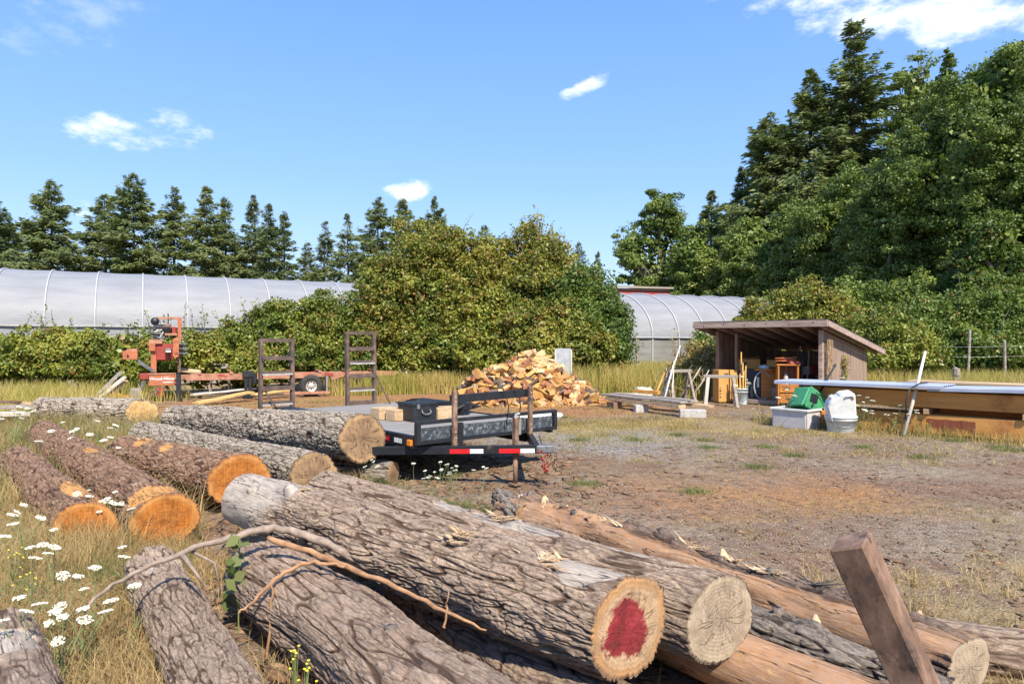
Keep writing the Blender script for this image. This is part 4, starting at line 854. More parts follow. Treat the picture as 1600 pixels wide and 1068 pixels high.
# ================================================================== greenhouses and barn
def greenhouse(label, x0, y0, ang, L, Wd, eave, ridge, nrib, skirt, off=0, batt=True):
    """origin at the near left foot of the wall facing the yard; x runs along the wall, y into the building"""
    t = thing('greenhouse', label, 'greenhouse', (x0, y0, 0), ang, 'plastic greenhouses behind the yard')
    n = 18; prof = [(0, .25), (0, eave)]
    for i in range(1, n+1):
        a = PI/2*i/n; prof.append((Wd*(1-math.cos(a)), eave+(ridge-eave)*math.sin(a)))
    prof += [(2*Wd-y, z) for y, z in prof[::-1][1:]]
    xsn = np.linspace(0, L, nrib*6+1); V = []; npf = len(prof)
    for xx in xsn:
        ph = (xx % (L/nrib))/(L/nrib); sag = .05*math.sin(PI*ph)
        for (y, z) in prof: V.append((xx, y+sag*.6*(1 if y < Wd else -1)*(z <= ridge*.97), z-sag*.5*(z > eave)))
    ix = np.arange(len(xsn)*npf).reshape(len(xsn), npf)
    def strip(a, b_): s = ix[:, a:b_+1]; return np.stack([s[:-1, :-1].ravel(), s[1:, :-1].ravel(), s[1:, 1:].ravel(), s[:-1, 1:].ravel()], 1)
    V = np.array(V)
    fast('roof_film', V, strip(1, npf-2), M['film'], t, True)
    fast('side_film', V, strip(0, 1), M['film2'] if skirt else M['film'], t, True)
    fast('side_film', V, strip(npf-2, npf-1), M['film'], t, True)
    for sx in (0, L):
        mb = MB(); mb._add([Vector((sx, y, z)) for y, z in prof], [tuple(range(npf))]); mb.build('end_wall', M['film2'], t)
    for i in range(nrib+1):
        xx = L*i/nrib
        MB().tube([(xx, y-.02*(y < Wd)+.02*(y > Wd), z+.015) for y, z in [(0, 0)]+prof+[(2*Wd, 0)]], .035, 6).build('rib', M['rib'], t, True)
    for z in (eave, ):
        MB().bar((0, -.06, z), (L, -.06, z), .06, .05).build('eave_rail', M['rib'] if skirt else M['galv'], t)
    MB().bar((0, -.05, .2), (L, -.05, .2), .06, .3).build('base_board', M['boardgrey'], t)
    if batt:
        MB().bar((0, -.07, eave-.42), (L, -.07, eave-.42), .03, .03).build('batten', M['galv'], t)
    return t
ang = math.atan2(.47, .88)
greenhouse('long white plastic greenhouse with pale ribs behind the brambles at the left', -24.6, 23.8, ang, 27.5, 3.7, 2.5, 5.0, 16, False)
greenhouse('plastic greenhouse with grey side panels behind the shed at the right', 2.3, 29.0, math.atan2(.43, .9), 24.0, 3.5, 2.06, 4.28, 16, True, batt=False)
t = thing('barn', 'red barn with a pale roof edge showing above the right greenhouse', 'barn', (6.0, 52, 0), math.atan2(.30, .95))
MB().box((2.2, 3, 3.0), (9.2, 6, 6.0)).build('wall', M['redsheet'], t)
mb = MB(); mb.prism([(0, 0), (0, 0)] and [(-.3, 6.02), (6.3, 6.6), (6.3, 6.75), (-.3, 6.17)], -2.6, 7.0); r_ = mb.build('roof', M['boardgrey'], t)
for v in r_.data.vertices: v.co = Vector((v.co.y, v.co.x, v.co.z))
MB().box((2.2, -.04, 5.92), (9.3, .06, .16)).build('fascia', M['fascia'], t)
for i in range(18): MB().box((-2.2+.5*i, -.012, 2.9), (.07, .04, 5.6)).build('batten', M['redsheet'], t)

# fence posts by the meadow
def post(label, px, D, h, r, mt='boardgrey', g='wooden fence posts', lean=0):
    t = thing('fence_post', label, 'fence post', (gx(px, D), D, 0), 0, g, (0, lean, random.Random(px).uniform(0, 3)))
    MB().tube([(0, 0, -.1), (.01, 0, h*.5), (0, .01, h-.02), (0, 0, h)], [r, r*.95, r*.9, r*.6], 8).build('shaft', M[mt], t)
    MB().ring((0, 0, h*.8), (0, 0, 1), r*.98, .008, 14, 5).build('wire_loop', M['steel'], t)
post('thin dark fence post before the greenhouse, nearer the thicket', 995, 26, 1.95, .045)
post('thin dark fence post before the greenhouse, close to the leaning poles', 1081, 26, 1.95, .045)
post('stubby grey fence post behind the far end of the timber beams', 1495, 20.0, 1.1, .11)
post('grey fence post in the tall grass near the right frame edge', 1570, 23, 1.9, .05)
post('slim leaning grey post in the bushes right of the shed', 1511, 24, 2.3, .05, lean=.1)
t = thing('wire_fence', 'thin fence wires strung between the posts right of the shed', 'wire fence', (gx(1440, 24), 24, 0))
for z in (1.35, 1.7): MB().tube([(0, 0, z), (1.6, -.1, z-.03), (3.6, -.5, z+.02)], .004, 5).build('wire', M['steel'], t)

# ================================================================== shed
SX, SY, SR = 5.69, 21.3, -PI/4
shed = thing('open_shed', 'small open fronted wooden shed with a sloping roof', 'shed', (SX, SY, 0), SR)
RW, RD, ZF, ZB, TH = 4.0, 4.8, 2.44, 1.60, .17
sl = (ZB-ZF)/RD
def rz_(b): return ZF+sl*b
mb = MB(); mb._add([Vector(v) for v in [(-.02, -.02, ZF), (RW+.02, -.02, ZF), (RW+.02, RD+.02, ZB), (-.02, RD+.02, ZB), (-.02, -.02, ZF+.035), (RW+.02, -.02, ZF+.035), (RW+.02, RD+.02, ZB+.035), (-.02, RD+.02, ZB+.035)]],
       [(0, 3, 2, 1), (4, 5, 6, 7), (0, 1, 5, 4), (1, 2, 6, 5), (2, 3, 7, 6), (3, 0, 4, 7)]); mb.build('roof', M['roofing'], shed)
mb = MB()
for i in range(24):
    b0 = .05+i*(RD-.1)/24; b1 = b0+(RD-.1)/24-.012; mb.bar((RW/2, (b0+b1)/2, rz_((b0+b1)/2)-.014), (RW/2, (b0+b1)/2+.001, rz_((b0+b1)/2)-.014), .02)
for i in range(24):
    b0 = .05+i*(RD-.1)/24; b1 = b0+(RD-.1)/24-.012; bm_ = (b0+b1)/2; mb.box((RW/2, bm_, rz_(bm_)-.014), (RW-.1, b1-b0, .022), (math.atan(sl), 0, 0))
mb.build('roof_boards', M['shedwood'], shed)
for i in range(8):
    a = .18+i*(RW-.36)/7; MB().bar((a, .05, rz_(.05)-.10), (a, RD-.1, rz_(RD-.1)-.10), .05, .14).build('rafter', M['fascia'], shed)
fz = lambda b: rz_(b)-TH/2
f_ = MB().bar((-.03, -.03, fz(0)), (RW+.03, -.03, fz(0)), .04, TH).build('front_fascia', M['fascia'], shed, bev=.004)
for i in range(6): MB().tube([(.35+i*.66, -.055, fz(0)+(.03 if i % 2 else -.02)), (.35+i*.66, -.048, fz(0)+(.03 if i % 2 else -.02))], .02, 8).build('nail_head', M['roofing'], f_)
for a in (-.03, RW+.03): MB().bar((a, .0, fz(0)), (a, RD, fz(RD)), .04, TH-.02).build('side_fascia', M['fascia'], shed, bev=.004)
# walls: vertical boards
def boards(mb, a0, b0, a1, b1, zb=.08, step=.15, th=.025, zoff=.17, seed=1):
    rr = random.Random(seed); A = Vector((a0, b0, 0)); B = Vector((a1, b1, 0)); L = (B-A).length; d = (B-A).normalized(); n = int(L/step)
    nrm = Vector((-d.y, d.x, 0))
    for i in range(n):
        s0 = A+d*(L*i/n+.004); s1 = A+d*(L*(i+1)/n-.004); off = nrm*rr.uniform(-.006, .006); w_ = zb+rr.uniform(-.03, .03); vs = []
        for q in (s0, s1):
            zt = rz_(q.y)-zoff
            for k in (-1, 1): vs += [q+nrm*th/2*k+off+Vector((0, 0, w_)), q+nrm*th/2*k+off+Vector((0, 0, zt))]
        mb._add(vs, [(0, 1, 3, 2), (4, 6, 7, 5), (0, 4, 5, 1), (2, 3, 7, 6), (1, 5, 7, 3), (0, 2, 6, 4)])
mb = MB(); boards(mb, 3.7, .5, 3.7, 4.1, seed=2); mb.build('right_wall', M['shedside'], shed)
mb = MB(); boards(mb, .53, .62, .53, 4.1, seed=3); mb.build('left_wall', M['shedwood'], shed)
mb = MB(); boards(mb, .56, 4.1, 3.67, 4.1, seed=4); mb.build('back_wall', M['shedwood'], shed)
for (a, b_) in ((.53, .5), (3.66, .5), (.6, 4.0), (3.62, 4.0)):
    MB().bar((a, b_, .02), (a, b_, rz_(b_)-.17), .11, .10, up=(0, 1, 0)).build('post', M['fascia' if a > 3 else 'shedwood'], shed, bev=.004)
MB().bar((1.1, .6, .1), (1.1, .6, 2.1), .07, .09, up=(0, 1, 0)).build('stud', M['shedwood'], shed)
MB().bar((.6, 4.04, 1.1), (3.6, 4.04, 1.1), .05, .1).build('wall_rail', M['shedwood'], shed)
MB().box((2.1, 2.3, .07), (3.2, 3.7, .04)).build('floor', M['deck'], shed)
MB().bar((.35, .42, .08), (3.9, .42, .08), .07, .12).build('sill', M['boardgrey'], shed, bev=.004)
MB().box((3.2, 3.1, .78), (.95, 1.2, .04)).build('shelf', M['boardgrey'], shed)
# things in the shed: local (a, b) to world
def S(a, b_, z=0): c, s = math.cos(SR), math.sin(SR); return Vector((SX+a*c-b_*s, SY+a*s+b_*c, z))
def apx(px, b_):
    k = (px-800)/F; q = .70711; return (k*(SY+q*b_)-SX-q*b_)/(q+k*q)
def at(px, b_, z): return S(apx(px, b_), b_, z)
FL = .092
def carton(label, loc, sx, sy, sz, rz, marks=(), flaps=True, name='cardboard_box'):
    t = thing(name, label, 'box', loc, rz, 'cardboard boxes in the shed')
    mb = MB(); mb.box((0, 0, sz/2), (sx, sy, sz)); mb.build('body', M['cardboard'], t, bev=.006)
    if flaps:
        for s in (-1, 1): MB().box((s*sx*.27, 0, sz+.012+.03), (sx*.46, sy*.98, .008), (0, s*-.14, 0)).build('flap', M['cardboard'], t)
    for (mx, mz, mw, mh) in marks: MB().box((mx, -sy/2-.004, mz), (mw, .004, mh)).build('printed_mark', M['navy'], t)
    return t
p = at(1133, .36, .03); carton('tall bright cardboard box standing at the left shed post', p, .62, .4, .97, R(10),
    [(-.10, .80, .05, .10), (-.03, .80, .05, .10), (.045, .81, .05, .08), (-.065, .865, .12, .012), (-.26, .15, .05, .04), (-.26, .25, .05, .03), (-.26, .34, .05, .05), (-.26, .42, .05, .02)], False)
p = at(1169, 1.6, FL+.86); carton('cardboard box with an oval mark, up on the dark crate inside the shed', p, .66, .5, .36, R(-12), [(-.12, .19, .10, .14)])
t = thing('crate', 'dark crate under the cardboard box deep in the shed', 'crate', at(1172, 1.6, FL), R(-12))
MB().box((0, 0, .42), (.8, .6, .84)).build('body', M['shedwood'], t, bev=.01)
for z in (.15, .42, .7): MB().box((0, -.31, z), (.8, .02, .09)).build('slat', M['shedwood'], t)
t = thing('blue_case', 'tall dark blue case with a white label beside the stick bucket', 'case', at(1178, .75, FL), R(-20))
MB().box((0, 0, .47), (.42, .4, .94), taper=.96).build('body', M['navy'], t, bev=.02)
MB().box((.12, -.205, .55), (.06, .006, .3)).build('label_strip', M['whiteplastic'], t)
for i in range(6): MB().box((-.19, -.206, .12+.1*i), (.03, .006, .05)).build('printed_mark', M['whiteplastic'], t)
t = thing('side_table', 'round topped brown table wrapped by a grey cable inside the shed', 'table', at(1198, .9, FL), R(-10))
MB().lathe([(.02, .9), (.38, .9), (.40, .93), (.38, .96), (.02, .96)], 28).build('table_top', M['cabinet'], t, True)
MB().box((.05, 0, .45), (.48, .42, .9)).build('body', M['cabinet'], t, bev=.01)
t = thing('cable', 'grey looped cable hanging down in front of the brown table', 'cable', at(1192, .62, FL), 0)
MB().tube([(.12+.26*math.cos(a)*1.0-.12, 0, .46+.42*math.sin(a)) for a in np.linspace(.7, 5.3, 26)], .022, 8).build('loop', M['greypaint'], t, True)
t = thing('drawer_cabinet', 'orange wood cabinet with an open shelf and two drawers in the shed', 'cabinet', at(1230, .45, FL-.03), R(-14))
MB().box((-.26, 0, .56), (.04, .5, 1.12)).build('side_panel', M['cabinet'], t); MB().box((.26, 0, .56), (.04, .5, 1.12)).build('side_panel', M['cabinet'], t)
MB().box((0, 0, 1.135), (.62, .54, .04)).build('top', M['cabinet'], t, bev=.006); MB().box((0, .22, .56), (.48, .03, 1.1)).build('back_panel', M['shedwood'], t)
MB().box((0, 0, .66), (.48, .48, .03)).build('shelf', M['cabinet'], t)
for z in (.18, .48):
    d_ = MB().box((0, -.245, z), (.47, .03, .27)).build('drawer', M['cabinet'], t, bev=.006); MB().tube([(-.06, -.275, z), (.06, -.275, z)], .012, 8).build('handle', M['shedwood'], d_)
t = thing('jars', 'small jar on the open shelf of the orange cabinet', 'jar', at(1228, .45, FL+.66), 0)
MB().lathe([(.06, 0), (.065, .02), (.065, .12), (.045, .15), (.045, .18)], 14).build('jar_body', M['greyplastic'], t, True); MB().lathe([(.05, .18), (.05, .21)], 14).build('lid', M['steel'], t)
t = thing('hose_coil', 'coil of orange hose lying on top of the orange cabinet', 'hose', at(1228, .45, FL+1.14), 0)
MB().tube([(.30*math.cos(a), .17*math.sin(a), .03+.012*a) for a in np.linspace(0, 13, 60)], .016, 7).build('coil', M['hose'], t, True)
tag(MB().box((0, 0, .05), (.36, .2, .09), taper=.8).build('red_bag', M['red'], None, bev=.02), 'small red bag lying beside the hose coil on the cabinet', 'bag').location = at(1241, .4, FL+1.12)
t = thing('rag', 'crumpled pale rag on top of the brown table', 'rag', at(1194, .85, FL+.96), 0)
bm_ = bmesh.new(); bmesh.ops.create_icosphere(bm_, subdivisions=3, radius=.14)
for v in bm_.verts: n_ = float(vnoise(np.array([v.co[:]])*14, 3)[0]); v.co = v.co*(1+.3*n_); v.co.z = max(0, v.co.z*.55+.04)
me = bpy.data.meshes.new('cloth'); bm_.to_mesh(me); bm_.free(); fin(me, M['bluewhite'], 'cloth', t, True)
for i, (px, lab, top, r_) in enumerate(((1253, 'black long handled tool leaning upright right of the orange cabinet', 1.75, .028), (1261, 'dark bent tool handle leaning beside the black one in the shed', 1.5, .024), (1247, 'thin tool with a red tip leaning in the shed', 1.62, .016))):
    t = thing('hand_tool', lab, 'tool', at(px, .7, FL), 0, 'tools leaning in the shed')
    MB().tube([(0, 0, 0), (.03, .05, top*.5), (.12, .12, top)], [r_, r_*.9, r_], 8).build('handle', M['black' if i != 1 else 'rustpost'], t, True)
    MB().box((-.01, 0, .09), (.2, .03, .18), (0, .15, 0), taper=.7).build('blade', M['steel'], t)
    if i == 2: MB().tube([(.12, .12, top-.1), (.125, .12, top+.02)], .03, 8).build('tip', M['red'], t)
t = thing('hanging_net', 'strip of brown netting hanging on the front corner of the right shed wall', 'net', S(3.80, .72, 0), SR)
mb = MB(); rr = random.Random(4)
for i in range(11):
    y0 = -.16+i*.032; mb.tube([(rr.uniform(0, .04), y0+rr.uniform(-.02, .02), 1.92-k*.155) for k in range(9)], .011, 5)
for k in range(16): mb.tube([(rr.uniform(.0, .05), -.17+j*.07, 1.88-k*.075+rr.uniform(-.03, .03)) for j in range(6)], .009, 5)
mb.build('netting', M['drystem'], t)
t = thing('climbing_plant', 'dried climbing plant on the middle of the right shed wall', 'plant', S(3.74, 2.0, 0), SR)
mb = MB(); mb.tube([(0, 0, 0), (.04, .03, .7), (.02, -.05, 1.35)], [.02, .015, .006], 6); mb.build('stem', M['stem'], t)
cc = np.stack([rg.normal(size=420)*.04+.05, rg.normal(size=420)*.11, rg.uniform(.2, 1.45, 420)], 1); v, f = leafquads(cc, cc*0+np.array([1, -.3, .3]), .07, rg); fast('leaves', v, f, M['mixgrass'], t)
for i, (px, b_, z, s, mt, lab) in enumerate([(1206, 1.5, FL+.98, (.3, .24, .2), 'cardboard', 'small cardboard box behind the pale rag in the shed'), (1262, 3.0, .81, (.34, .28, .24), 'greyplastic', 'grey box on the shelf deep in the shed'), (1272, 2.9, .81, (.2, .2, .3), 'red', 'small red can on the shelf deep in the shed'),
    (1250, 1.3, FL, (.3, .3, .62), 'whiteplastic', 'pale crate on the shed floor behind the leaning tools'), (1268, 1.0, FL, (.4, .3, .34), 'board', 'low wooden box on the shed floor at the right wall'), (1212, .75, FL, (.22, .2, .4), 'steel', 'grey can on the shed floor between table and cabinet')]):
    t = thing('storage_box', lab, 'box', at(px, b_, z), R(-20+9*i), 'boxes and cans stored in the shed'); MB().box((0, 0, s[2]/2), s, taper=.95).build('body', M[mt], t, bev=.01); MB().box((0, 0, s[2]+.012), (s[0]*1.0, s[1]*1.0, .024)).build('lid', M[mt], t, bev=.004)
for i in range(5):
    t = thing('scrap_stick', ('thin', 'bent', 'pale', 'dark', 'broken')[i]+' scrap stick in the brush heap behind the leaning poles', 'stick', (gx(1040+9*i, 21.5), 21.5, 0), 0, 'scrap sticks behind the poles')
    mb = MB(); rb = random.Random(50+i); tp = Vector((rb.uniform(-.7, .7), rb.uniform(-.3, .3), rb.uniform(.7, 1.2))); mb.tube([(0, 0, 0), tp*.5+Vector((.08, 0, .05)), tp], [.03, .024, .012], 7); mb.build('shaft', M['boardgrey' if i % 2 else 'bone'], t, True)
    for k in range(4): q0 = tp*rb.uniform(.3, .9); MB().tube([q0, q0+Vector((rb.uniform(-.4, .4), rb.uniform(-.2, .2), rb.uniform(.05, .4)))], [.014, .005], 5).build('twig', M['drystem'], t)
# bucket of sticks
t = thing('bucket', 'pale blue bucket holding yellow sticks at the shed front', 'bucket', at(1159, .1, .0), 0)
MB().lathe([(.145, 0), (.15, .01), (.172, .44), (.182, .44), (.182, .47), (.165, .47), (.14, .03), (.01, .03)], 26).build('pail', M['bluewhite'], t, True)
MB().ring((0, 0, .37), (0, 0, 1), .172, .012, 26, 6).build('rim_band', M['whiteplastic'], t)
MB().tube([(.18*math.cos(a), -.02-.05*math.sin(a), .40-.16*math.sin(a)) for a in np.linspace(0, PI, 14)], .005, 5).build('handle', M['steel'], t)
rr = random.Random(8)
for i in range(8):
    q = thing('wooden_stick', 'yellow wooden stick standing in the pale blue bucket', 'stick', at(1159, .1, .035), 0, 'yellow sticks standing in the bucket')
    x0, y0 = rr.uniform(-.08, .08), rr.uniform(-.08, .08); x1, y1 = x0*1.6-.02+.02*i-.05, y0*1.5; h_ = rr.uniform(.85, 1.25) if i != 3 else 1.5
    MB().bar((x0, y0, 0), (x1, y1, h_), .035, .03, up=(1, 0, 0)).build('shaft', M['yellowstick'] if i < 6 else M['board'], q)
    MB().bar((x1, y1, h_+.0), (x1*1.0+.001, y1, h_+.02), .028, .024, up=(1, 0, 0)).build('tip', M['board'], q)

# saw horses
def sawhorse(label, loc, rz, L=.9, H=.85, m1='boardgrey', m2='bone'):
    t = thing('sawhorse', label, 'sawhorse', loc, rz, 'old wooden sawhorses')
    MB().box((0, 0, H), (L, .12, .09)).build('top_beam', M[m1], t, bev=.005)
    for sx in (-1, 1):
        for sy in (-1, 1):
            MB().bar((sx*L*.36, sy*.04, H-.02), (sx*L*.46, sy*.30, 0), .085, .045).build('leg', M[m2 if sx < 0 and sy < 0 else m1], t, bev=.004)
        MB().bar((sx*L*.42, -.16, .42), (sx*L*.42, .16, .42), .03, .07).build('brace', M[m1], t)
    return t
sawhorse('grey sawhorse with one pale leg in front of the tall cardboard box', (gx(1126, 19.6), 19.6, 0), R(-12), .95, .86)
sawhorse('dark old sawhorse behind the leaning poles', (gx(1062, 21.2), 21.2, 0), R(15), .8, .95, 'boardgrey', 'boardgrey')
# leaning poles
for i, (x0, y0, x1, y1, D, r_, mt, lab) in enumerate([
    (1031, 618, 1063, 541, 20.2, .022, 'bone', 'long pale pole leaning highest in the pole stack'),
    (1034, 618, 1052, 548, 20.5, .02, 'rustpost', 'long dark pole leaning behind the pale one'),
    (1026, 613, 1038, 583, 20.0, .035, 'beam', 'short orange timber leaning at the left of the poles'),
    (1035, 620, 1052, 571, 19.8, .022, 'whiteplastic', 'white painted pole leaning nearest the board stack'),
    (1050, 615, 1053, 565, 20.6, .02, 'bone', 'pale pole standing almost upright behind the board stack'),
    (1029, 618, 1044, 580, 20.3, .02, 'boardgrey', 'grey pole leaning between the orange timber and the white pole')]):
    a = P(x0, y0, D); b_ = P(x1, y1, D+.7); a.z = .0 if a.z < .3 else a.z
    t = thing('pole', lab, 'pole', a, 0, 'poles leaning behind the board stack'); MB().tube([(0, 0, 0), (b_-a)*.5+Vector((.01, 0, 0)), b_-a], [r_, r_*.95, r_*.85], 8).build('shaft', M[mt], t, True)
    MB().tube([b_-a, (b_-a)*1.006], [r_*.8, r_*.5], 8).build('tip', M[mt], t)
def pileboards(spec, grp):
    for (lab, a, b_, w_, h_, mt) in spec:
        a = Vector(a); b_ = Vector(b_); mid = (a+b_)/2; t = bpy.data.objects
        mb = MB(); d = b_-a; n = 8; rr = random.Random(int(a.x*100))
        sx = d.cross(Vector((0, 0, 1))).normalized() if abs(d.normalized().z) < .95 else Vector((1, 0, 0)); uz = sx.cross(d.normalized()); vs = []
        for i in range(n+1):
            q = a+d*i/n-mid+uz*.02*math.sin(i*1.3)*min(1, d.length)*.35
            for x, y in ((-1, -1), (1, -1), (1, 1), (-1, 1)): vs.append(q+sx*x*w_/2*(1+rr.uniform(-.02, .02))+uz*y*h_/2)
        fs = [(0, 3, 2, 1), tuple(n*4+k for k in range(4))]+[(i*4+k, i*4+(k+1) % 4, (i+1)*4+(k+1) % 4, (i+1)*4+k) for i in range(n) for k in range(4)]
        mb._add(vs, fs); o = mb.build('board', M[mt], None); o.location = mid; tag(o, lab, 'board', grp)
# stack of boards at the centre right
pileboards([('longest board of the low stack, top layer facing the yard', (gx(941, 19.4), 19.4, .36), (gx(1069, 16.9), 16.9, .36), .26, .05, 'boardgrey'),
            ('thick board under the longest one in the low stack', (gx(950, 19.2), 19.2, .27), (gx(1066, 16.85), 16.85, .26), .24, .09, 'board'),
            ('board lying behind the longest one in the low stack', (gx(958, 19.9), 19.9, .35), (gx(1085, 17.6), 17.6, .33), .30, .05, 'boardgrey'),
            ('shorter pale board on the right end of the low stack', (gx(1030, 18.4), 18.4, .24), (gx(1112, 17.5), 17.5, .2), .34, .05, 'board'),
            ('short brown timber lying on top of the low stack', (gx(992, 19.6), 19.6, .44), (gx(1030, 19.0), 19.0, .44), .12, .10, 'beam')], 'boards of the low stack')
def blockobj(label, loc, size, mt, rz=0, cat='block', name='concrete_block'):
    t = thing(name, label, cat, loc, rz); mb = MB(); mb.box((0, 0, size[2]/2), size); mb.build('body', M[mt], t, bev=.012)
    MB().box((0, 0, size[2]+.002), (size[0]*.5, size[1]*.4, .006)).build('top_face', M[mt], t); return t
blockobj('pale concrete block under the right end of the board stack', (gx(1082, 16.7), 16.7, 0), (.62, .3, .2), 'concrete', R(-8))
blockobj('concrete block under the middle of the board stack', (gx(1001, 18.0), 18.0, 0), (.34, .3, .2), 'concrete', R(5))
blockobj('dark wood block under the left end of the board stack', (gx(960, 18.9), 18.9, 0), (.26, .4, .2), 'shedwood', R(20), 'block', 'wood_block')
t = thing('canvas_cushion', 'crumpled pale canvas heap left of the leaning poles', 'canvas', (gx(998, 20.6), 20.6, 0), R(10))
for (x, y, s) in ((-.25, 0, (.5, .4, .22)), (.18, .05, (.42, .4, .36))):
    bm_ = bmesh.new(); bmesh.ops.create_icosphere(bm_, subdivisions=4, radius=1)
    for v in bm_.verts:
        n_ = float(vnoise(np.array([v.co[:]])*2.5+x*9, 5)[0]); v.co = Vector([math.copysign(abs(q)**.6, q) for q in v.co])*(1+.15*n_); v.co = Vector((v.co.x*s[0]*.6+x, v.co.y*s[1]*.6+y, max(0, v.co.z*s[2]*.8+s[2]*.6)))
    me = bpy.data.meshes.new('fold'); bm_.to_mesh(me); bm_.free(); fin(me, M['cloth'], 'fold', t, True)

# ================================================================== bins in front of the shed
t = thing('storage_bin', 'large grey lidless bin holding the green mower box', 'bin', (gx(1249, 14.9), 14.9, 0), R(38))
BW, BD, BH = .80, .78, .42
mb = MB()
for (x, y, sx, sy) in ((0, -BD/2, BW, .03), (0, BD/2, BW, .03), (-BW/2, 0, .03, BD-.034), (BW/2, 0, .03, BD-.034)): mb.box((x, y, BH/2), (sx, sy, BH))
mb.box((0, 0, .02), (BW-.04, BD-.04, .03)); mb.build('tub', M['greyplastic'], t, bev=.006)
for (x, y, sx, sy) in ((0, -BD/2-.02, BW+.1, .06), (0, BD/2+.02, BW+.1, .06), (-BW/2-.02, 0, .06, BD-.02), (BW/2+.02, 0, .06, BD-.02)): MB().box((x, y, BH-.02), (sx, sy, .05)).build('rim', M['whiteplastic'], t, bev=.01)
MB().box((-.12, -.03, .30), (.55, .5, .06)).build('dark_contents', M['black'], t)
t = thing('mower_box', 'green grass catcher box tilted in the grey bin', 'grass catcher', (gx(1262, 15.0), 15.0, .42), R(15), None, (R(-6), R(20), R(18))); t.scale = (.86, .86, .86)
mb = MB(); n = 0
pr = [(-.42, -.10), (-.30, .42), (-.22, .47), (.22, .40), (.34, .22), (.36, -.02), (.30, -.12)]
mb.prism(pr, -.26, .26); body = mb.build('body', M['green'], t, bev=.03)
for i in range(3): MB().box((.02, -.16+.16*i, .455), (.4, .03, .03), (0, .15, 0)).build('ridge', M['green'], body)
MB().bar((-.36, -.28, -.05), (-.24, -.28, .42), .03, .05).build('edge_rib', M['green'], t); MB().tube([(-.1, -.30, .34), (.08, -.32, .30), (.26, -.3, .12)], .014, 6).build('strap', M['black'], t)
MB().box((-.10, -.275, .2), (.22, .02, .2)).build('vent', M['black'], t)
t = thing('black_rod', 'long black rod leaning in the grey bin past the green box', 'rod', (gx(1268, 14.75), 14.75, .32), 0)
a = P(1268, 636, 14.75)-Vector(t.location); b_ = P(1304, 573, 15.3)-Vector(t.location)
MB().tube([a, b_], [.028, .02], 8).build('shaft', M['black'], t); MB().tube([b_, b_*1.04], [.03, .026], 8).build('grip', M['rubber'], t)
t = thing('plastic_bucket', 'dirty pale blue bucket in the weeds holding the white canister', 'bucket', (gx(1314, 14.1), 14.1, 0), 0)
t.scale = (.86, .86, .86); MB().lathe([(.29, 0), (.30, .01), (.35, .34), (.37, .34), (.37, .38), (.33, .38), (.28, .04), (.01, .04)], 30).build('pail', M['bluewhite'], t, True)
MB().ring((0, 0, .30), (0, 0, 1), .345, .014, 30, 6).build('rim_band', M['whiteplastic'], t)
MB().tube([(.34*math.cos(a), -.34*abs(math.sin(a)), .31-.17*math.sin(a)) for a in np.linspace(0, PI, 14)], .008, 5).build('handle', M['steel'], t)
t = thing('white_canister', 'white plastic canister with a handle hole tipped into the pale blue bucket', 'canister', (gx(1316, 14.05), 14.05, .26), 0, None, (R(8), R(-8), R(-12))); t.scale = (.86, .86, .86)
mb = MB(); mb.prism([(-.30, 0), (-.34, .36), (-.26, .50), (-.05, .60), (.0, .66), (.28, .66), (.31, .58), (.28, 0)], -.2, .2); mb.build('body', M['whiteplastic'], t, bev=.035)
MB().tube([(.06, -.215, .56), (.12, -.225, .60), (.22, -.225, .60), (.25, -.215, .52)], .018, 8).build('handle', M['greyplastic'], t, True)
MB().lathe([(.055, 0), (.06, .05), (.05, .07)], 16, (-.17, 0, .55), (0, -.5, 0)).build('cap', M['whiteplastic'], t)
t = thing('orange_jug', 'small orange can wedged between the grey bin and the blue bucket', 'can', (gx(1286, 14.65), 14.65, .0), .4)
MB().box((0, 0, .25), (.15, .12, .28), taper=.85).build('body', M['cabinet'], t, bev=.02); MB().lathe([(.03, .38), (.03, .43)], 10).build('cap', M['black'], t)
MB().box((0, 0, .06), (.2, .16, .12)).build('base', M['shedwood'], t)

# ================================================================== timber beams with the metal sheets
BA = Vector((gx(1236, 15.7), 15.7, 0)); BB = Vector((gx(1660, 12.2), 12.2, 0)); bd = (BB-BA).normalized(); bn = Vector((-bd.y, bd.x, 0)); bn = bn if bn.y > 0 else -bn; BL = (BB-BA).length
brz = math.atan2(bd.y, bd.x)
def beam(label, s0, s1, off, z, w_, h_, mt='beam', cat='beam', g='squared timber beams right of the shed', name='timber_beam'):
    t = thing(name, label, cat, BA+bd*(s0+s1)/2+bn*off+Vector((0, 0, z)), brz, g); L = s1-s0
    MB().box((0, 0, 0), (L, w_, h_)).build('shaft', M[mt], t, bev=.012)
    for s in (-1, 1): MB().box((s*(L/2+.002), 0, 0), (.004, w_-.03, h_-.03)).build('end_grain', M['block'], t)
    return t
lb = beam('lower orange timber beam with red brown drip stains facing the yard', .7, BL, 0, .22, .36, .38)
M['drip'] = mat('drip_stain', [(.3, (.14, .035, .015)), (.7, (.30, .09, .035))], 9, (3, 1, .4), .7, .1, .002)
def BS(px): k = (px-800)/F; return (k*BA.y-BA.x)/(bd.x-k*bd.y)-(.7+BL)/2
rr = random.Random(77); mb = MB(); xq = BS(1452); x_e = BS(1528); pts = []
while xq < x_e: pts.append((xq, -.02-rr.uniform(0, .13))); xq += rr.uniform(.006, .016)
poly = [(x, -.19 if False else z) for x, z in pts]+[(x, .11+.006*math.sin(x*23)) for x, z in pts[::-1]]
mb._add([Vector((x, -.1825, z)) for x, z in poly], [tuple(range(len(poly)))]); mb._add([Vector((x, -.1805, z)) for x, z in poly], [tuple(range(len(poly)-1, -1, -1))]); mb.build('drip_stain', M['drip'], lb)
